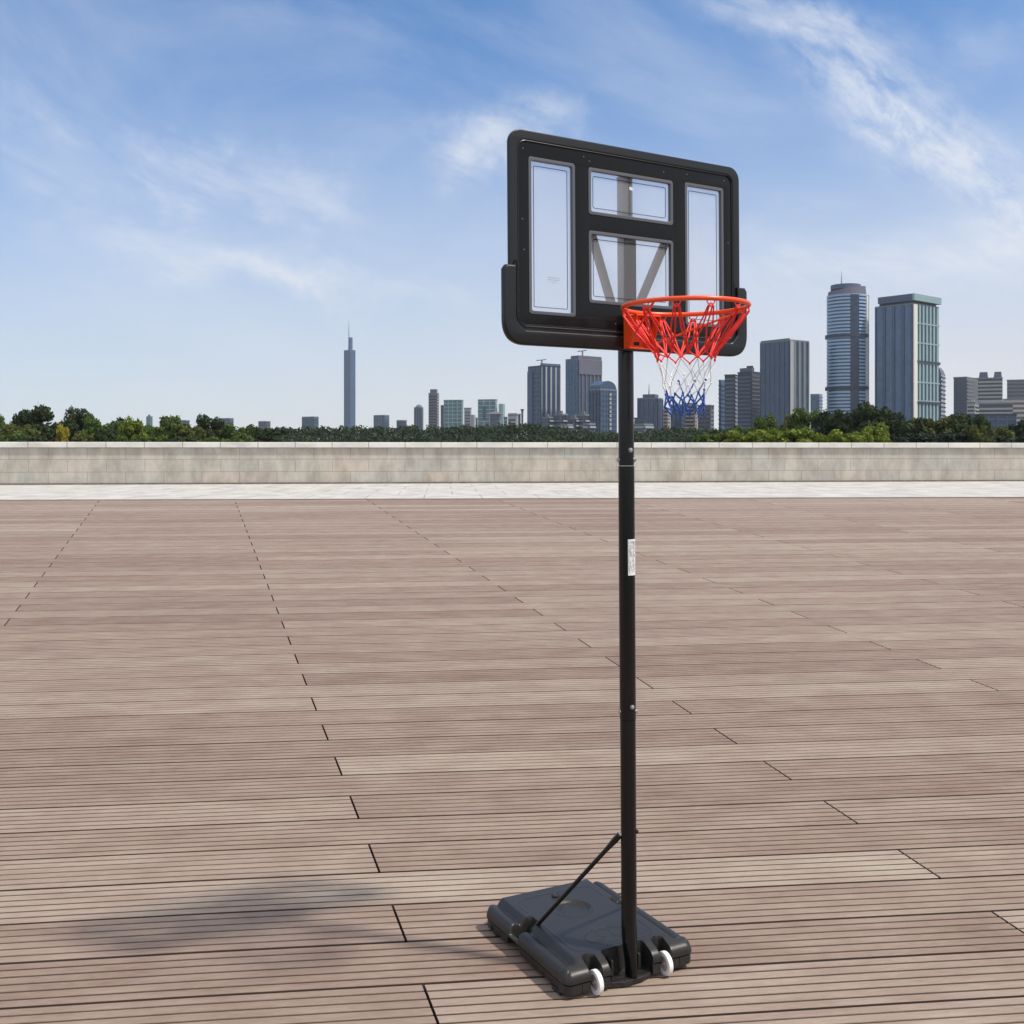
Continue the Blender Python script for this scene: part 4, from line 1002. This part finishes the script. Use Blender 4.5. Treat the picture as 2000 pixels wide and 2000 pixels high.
pr_.build('fine_print', M_grey, stk)

# -- braces from the pole down into the base notches
for s in (-1, 1):
    a, _ = on_pole(212 if s < 0 else 328, 0.597, PR + 0.004); rot = Matrix.Rotation(BROT * -1, 4, 'Z')
    b = rot @ (Vector((-0.238, 0.432, 0.066)) if s < 0 else Vector((0.262, 0.400, 0.080)))
    d = (b - a).normalized(); p1 = a + d*0.10; p2 = b - d*0.03
    MB().tube([a, a + d*0.03, a + d*0.10, a.lerp(b, 0.5), p2, b], [0.0125, 0.0135, 0.0092, 0.0092, 0.0092, 0.011], 14).build('brace', M_pole, hoop, smooth=True)
    e = rot @ Vector((s*1.0, 0, 0)); MB().tube([b - e*0.022, b + e*0.024], 0.0045, 8).build('brace_pin', M_frame, hoop)

# -- backboard
board = bpy.data.objects.new('backboard', None)
WIN = {'side_l': (-0.491, -0.277, 2.666, 3.259), 'side_r': (0.277, 0.491, 2.666, 3.259), 'top': (-0.2137, 0.2137, 3.0715, 3.2552), 'low': (-0.2137, 0.2137, 2.7255, 3.0089)}
outer = rrect(-0.5795, 0.5795, 2.562, 3.3545, 0.055, 10)
hole = rrect(-0.541, 0.541, 2.622, 3.318, 0.038, 10)
plate('board_frame', [outer, hole], 0.0335, 0.0500, M_frame, hoop, bevel=0.0045)
face = plate('board_face', [rrect(-0.5408, 0.5408, 2.6222, 3.3178, 0.0378, 10)] + [rrect(a, b, c, d, 0.012, 5) for a, b, c, d in WIN.values()], 0.0350, 0.0445, M_face, hoop, bevel=0.0008)
# narrow moulded bead between face and frame
bead = rrect(-0.5385, 0.5385, 2.6245, 3.3155, 0.036, 10)
MB().tube([Q(u, 0.0462, z) for u, z in bead], 0.0026, 8, closed=True).build('bead', M_frame, hoop, smooth=True)
for key, (a, b, c, d) in WIN.items():
    rim_ = plate('window_rim', [rrect(a + 0.0004, b - 0.0004, c + 0.0004, d - 0.0004, 0.0118, 5), rrect(a + 0.013, b - 0.013, c + 0.013, d - 0.013, 0.008, 5)], 0.0300, 0.0468, M_ring, hoop, bevel=0.0010)
    pane = plate('window_pane', [rrect(a + 0.0128, b - 0.0128, c + 0.0128, d - 0.0128, 0.0079, 5)], 0.0310, 0.0335, M_acry, hoop)
    iu = 0.030
    ln = rrect(a + iu, b - iu, c + iu, d - iu, 0.008 if 'side' not in key else 0.004, 4)
    MB().tube([Q(u, 0.0339, z) for u, z in ln], 0.0013, 5, closed=True).build('outline', M_line, pane)
    if key == 'side_l':
        tx = MB(); rr = random.Random(9)
        for i, (hw, zc) in enumerate(((0.026, 2.812), (0.026, 2.8035), (0.007, 2.795))):
            u = -0.3715 - hw
            while u < -0.3715 + hw:
                L = rr.uniform(0.003, 0.009); L = min(L, -0.3715 + hw - u + 0.001)
                tx.box(u, u + L, -0.0342, -0.0336, zc - 0.0009, zc + 0.0009); u += L + 0.0016
        tx.build('fine_print', M_text, pane)
# wrap-round guard along the bottom corners
gp = [(-0.610, 2.826), (-0.610, 2.546), (0.610, 2.546), (0.610, 2.826), (0.598, 2.842), (0.556, 2.842), (0.556, 2.640), (0.520, 2.603), (-0.520, 2.603), (-0.556, 2.640), (-0.556, 2.862), (-0.566, 2.842), (-0.598, 2.842)]
gr = [0.0, 0.095, 0.095, 0.0, 0.0, 0.0, 0.02, 0.02, 0.02, 0.02, 0.0, 0, 0]
guard = plate('corner_guard', [round_poly(gp, gr, 10)], 0.0336, 0.0640, M_frame, hoop, bevel=0.0085)
gl = round_poly([(-0.5475, 2.86), (-0.5475, 2.6155), (0.5475, 2.6155), (0.5475, 2.86)], [0, 0.05, 0.05, 0], 10)
MB().tube([Q(u, 0.0506, z) for u, z in gl], 0.0022, 6).build('guard_bead', M_frame, hoop, smooth=True)
def stud(u, n, z, r, m, parent=hoop, name='screw'):
    return MB().tube([Q(u, n - 0.001, z), Q(u, n + 0.0014, z)], r, 10).build(name, m, parent)
for u in (-0.50, -0.40, -0.31, -0.20, -0.11, 0.17, 0.27, 0.37, 0.47): stud(u, 0.0503, 2.6085, 0.0035, M_line)
for u, z in ((-0.549, 2.75), (-0.551, 2.67), (0.549, 2.75), (0.551, 2.67)): stud(u, 0.0641, z, 0.0034, M_line, guard)
for u, z in ((-0.515, 3.285), (-0.235, 3.292), (-0.208, 3.279), (0.165, 3.286), (0.290, 3.292), (0.495, 3.292), (-0.519, 3.02), (-0.512, 2.905), (0.517, 3.03), (0.510, 2.68), (-0.085, 2.652)): stud(u, 0.0447, z, 0.0030, M_ring)
MB().box(-0.030, 0.030, -0.0333, -0.028, 2.70, 2.995).build('mount_channel', M_frame, hoop)
for s in (-1, 1):      # support arms behind the lower window
    a = Vector(Q(s*0.186, 0.026, 3.000)); b = Vector(Q(s*0.052, -0.006, 2.70)); d = (b - a).normalized(); w_ = Vector((1, 0, 0)) - d * d.x; w_.normalize()
    th_ = d.cross(w_).normalized()*0.003; w_ = w_*0.020
    c = MB(); vs = [p + q1*w_ + q2*th_ for p in (a, b) for q1, q2 in ((-1, -1), (1, -1), (1, 1), (-1, 1))]
    c.add([tuple(v) for v in vs], [(0,1,2,3), (7,6,5,4), (0,4,5,1), (1,5,6,2), (2,6,7,3), (3,7,4,0)]); c.build('support_arm', M_pole, hoop)
MB().box(-0.058, 0.058, 0.006, 0.050, 2.700, 2.712).box(-0.058, -0.054, 0.0, 0.045, 2.61, 2.74).box(0.054, 0.058, 0.0, 0.045, 2.61, 2.74).build('pole_clamp', M_frame, hoop)
x, *_ = wrap(92, 52, 3.195, 3.207, PR + 0.0006, M_paper, '', None, 4); x.build('top_label', M_paper, hoop)
bpy.data.objects.remove(board)

# -- rim, bracket, springs and stays
RZ, RC, RR = 2.687, 0.364, 0.2330
circ = lambda r, z, n=96: [Q(r*math.cos(2*math.pi*i/n), RC + r*math.sin(2*math.pi*i/n), z) for i in range(n)]
rim = MB().tube(circ(RR, RZ), 0.0088, 16, closed=True).build('rim', M_orange, hoop, smooth=True)
bk = MB(); 
bk.box(-0.060, 0.060, -0.0700, -0.0645, 2.552, 2.690)
bracket = bk.build('rim_bracket', M_orange, hoop, bevel=0.0015)
MB().box(-0.060, 0.060, -0.150, -0.0702, 2.6755, 2.6800).build('top_plate', M_orange, bracket, bevel=0.0012)
for s in (-1, 1):
    u0, u1 = sorted((s*0.0600, s*0.0562)); c = MB()
    P = [(0.0702, 2.552), (0.100, 2.552), (0.150, 2.672), (0.150, 2.6752), (0.0702, 2.6752)]
    v = [(u0, -n, z) for n, z in P] + [(u1, -n, z) for n, z in P]; k = len(P)
    c.add(v, [tuple(range(k-1, -1, -1)), tuple(range(k, 2*k))] + [(i, (i+1) % k, k + (i+1) % k, k+i) for i in range(k)]); c.build('gusset', M_orange, bracket, bevel=0.001)
    sp = [Q(s*0.047 + 0.011*math.cos(t), 0.0885 + 0.011*math.sin(t), 2.640 + 0.034*t/(2*math.pi*5)) for t in np.linspace(0, 2*math.pi*5, 80)]
    MB().tube(sp, 0.0021, 6).build('spring', M_chrome, bracket, smooth=True)
    MB().tube([Q(s*0.047, 0.0885, 2.630), Q(s*0.047, 0.0885, 2.685)], 0.0045, 8).tube([Q(s*0.047, 0.0885, 2.631), Q(s*0.047, 0.0885, 2.6385)], 0.011, 12).build('spring_bolt', M_chrome, bracket)
    t = R(38) if s > 0 else R(142)
    e = Vector(Q(RR*math.cos(t), RC + RR*math.sin(t) - 0.10, RZ - 0.006)); e = Vector(Q(RR*math.cos(t*0 + (R(20) if s > 0 else R(160))), RC + RR*math.sin(R(20)), RZ - 0.009))
    MB().tube([Q(s*0.050, 0.080, 2.566), Q(s*0.058, 0.100, 2.570), e], 0.0046, 8).build('rim_stay', M_orange, rim, smooth=True)
MB().box(-0.0600, 0.0600, -0.098, -0.0702, 2.552, 2.5565).build('bottom_lip', M_orange, bracket, bevel=0.001)
MB().box(-0.014, 0.014, -0.0708, -0.0701, 2.567, 2.581).build('bracket_slot', M_line, bracket)
for u, z in ((-0.049, 2.600), (0.049, 2.600), (-0.049, 2.66), (0.049, 2.66)):
    MB().tube([Q(u, 0.0701, z), Q(u, 0.075, z)], 0.0062, 6).build('bolt', M_chrome, bracket)
MB().tube([Q(-0.045, 0.118, RZ - 0.001), Q(0.045, 0.118, RZ - 0.001)], 0.0055, 8).build('rim_crossbar', M_orange, rim)

# -- net
rr = random.Random(21)
NH = 12
hooks = MB(); HK = []
for i in range(NH):
    a = 2*math.pi*(i + 0.5)/NH + 0.06; cx, cn = (RR + 0.001)*math.cos(a), RC + (RR + 0.001)*math.sin(a)
    tu, tn = -math.sin(a), math.cos(a); zz = RZ - 0.0085
    hooks.tube([Q(cx - tu*0.016, cn - tn*0.016, zz), Q(cx - tu*0.011, cn - tn*0.011, zz - 0.010), Q(cx - tu*0.004, cn - tn*0.004, zz - 0.016), Q(cx + tu*0.004, cn + tn*0.004, zz - 0.016), Q(cx + tu*0.011, cn + tn*0.011, zz - 0.010), Q(cx + tu*0.016, cn + tn*0.016, zz)], 0.0022, 6)
    HK.append(a)
hooks.build('net_hooks', M_orange, rim, smooth=True)
def np_(a, r, z, jr=0.004, jz=0.004): 
    return Vector(Q(r*math.cos(a) + rr.uniform(-jr, jr), RC + r*math.sin(a) + rr.uniform(-jr, jr), z + rr.uniform(-jz, jz)))
def cord(mb, pts, r=0.0027):
    # smooth the run of knots a little so that the cord hangs
    P = []; 
    for i in range(len(pts) - 1):
        p, q = pts[i], pts[i+1]; m = p.lerp(q, 0.5); m.z -= 0.02 * (p - q).length; m += Vector((rr.uniform(-1, 1), rr.uniform(-1, 1), 0)) * 0.0012
        P += [p, p.lerp(q, 0.25).lerp(m, 0.35), m, p.lerp(q, 0.75).lerp(m, 0.35)]
    P.append(pts[-1]); mb.tube(P, r, 6)
def knot(mb, p, r=0.0052): mb.tube([p + Vector((0, 0, r)), p + Vector((0, 0, r*0.5)), p, p - Vector((0, 0, r*0.6)), p - Vector((0, 0, r*1.4))], [r*0.4, r*0.95, r*1.1, r*0.8, r*0.3], 7)
step = 2*math.pi/NH
red, wht, blu = MB(), MB(), MB()
K1 = [np_(HK[i] + step/2, 0.118, 2.512, 0.005, 0.008) for i in range(NH)]
K2 = [np_(HK[i], 0.108, 2.487, 0.005, 0.007) for i in range(NH)]
K3 = [np_(HK[i] + step/2, 0.094, 2.440, 0.008, 0.007) for i in range(NH)]
K4 = [np_(HK[i], 0.085, 2.400, 0.008, 0.008) for i in range(NH)]
K5 = [np_(HK[i] + step/2, 0.079, 2.362, 0.010, 0.016) for i in range(NH)]
K6 = [np_(HK[i], 0.070, 2.322, 0.012, 0.012) for i in range(NH)]
K7 = [np_(HK[i] + step/2, 0.060, 2.286, 0.012, 0.012) for i in range(NH)]
for i in range(NH):
    a = HK[i]; tu, tn = -math.sin(a), math.cos(a); top = Vector(Q((RR+0.001)*math.cos(a), RC + (RR+0.001)*math.sin(a), RZ - 0.0255))
    t1 = top - Vector(Q(tu, tn, 0))*0.008; t2 = top + Vector(Q(tu, tn, 0))*0.008
    for off, tt, kk in ((0.0, t1, K1[i-1]), (0.0, t2, K1[i])):
        for w in (-1, 1):
            d_ = Vector(Q(tu, tn, 0)) * 0.0042 * w
            m1 = tt.lerp(kk, 0.45) + d_*1.6 + Vector((0, 0, -0.004)); cord(red, [tt + d_*0.5, m1 + Vector((rr.uniform(-1,1), rr.uniform(-1,1), 0))*0.006, kk + d_*0.4], 0.0031)
    # twisted loop of the cord round the hook
    red.tube([t1 + Vector((0, 0, 0.004)), top + Vector((0, 0, 0.008)), t2 + Vector((0, 0, 0.004)), t2, top - Vector((0, 0, 0.004)), t1], 0.0026, 6, closed=True)
    knot(red, K1[i], 0.0065)
    cord(red, [K1[i], K2[i]], 0.0028); cord(red, [K1[i], K2[(i+1) % NH]], 0.0028); knot(red, K2[i], 0.0045)
    cord(wht, [K2[i] - Vector((0, 0, 0.006)), K3[i], K4[(i+1) % NH]], 0.0019); cord(wht, [K2[i] - Vector((0, 0, 0.006)), K3[i-1], K4[i-1]], 0.0019)
    knot(wht, K3[i], 0.0042); knot(wht, K4[i], 0.0042)
    cord(wht, [K4[i], K5[i]], 0.0019); cord(wht, [K4[i], K5[i-1]], 0.0019)
    cord(blu, [K5[i], K6[i]], 0.0033); cord(blu, [K5[i], K6[(i+1) % NH]], 0.0027); knot(blu, K5[i], 0.0050)
    cord(blu, [K6[i], K7[i]], 0.0032); cord(blu, [K6[i], K7[i-1]], 0.0027); knot(blu, K6[i], 0.0048)
    p = K7[i]; blu.tube([p, p - Vector((0.003, 0, 0.006)), p - Vector((-0.001, 0, 0.012))], [0.004, 0.0032, 0.0018], 6)
for i in (2, 3, 9): 
    q = K4[i]; cord(blu, [K5[i], q + Vector((0.004, 0, 0.008))], 0.0028); knot(blu, q + Vector((0.004, 0, 0.008)), 0.005)
netr = red.build('net', M_red, hoop, smooth=True); netr['label'] = 'basketball net, upper red strands'
o = wht.build('white_strands', M_wcord, netr, smooth=True); o = blu.build('blue_strands', M_blue, netr, smooth=True)

# ------------------------------------------------------------------ the air
hz = MB().box(-3500, 3500, -60, 2800, -1.3, 420).build('haze', bpy.data.materials.new('air'))
hm = hz.data.materials[0]; hm.use_nodes = True; ht = hm.node_tree
for n in list(ht.nodes): ht.nodes.remove(n)
ho = ht.nodes.new('ShaderNodeOutputMaterial'); hv = ht.nodes.new('ShaderNodeVolumePrincipled')
hv.inputs['Color'].default_value = (0.86, 0.90, 1.0, 1); hv.inputs['Density'].default_value = 0.00007; hv.inputs['Anisotropy'].default_value = 0.2
ht.links.new(hv.outputs[0], ho.inputs['Volume'])
tag(hz, 'thin bluish air over the city', 'haze', kind='stuff')
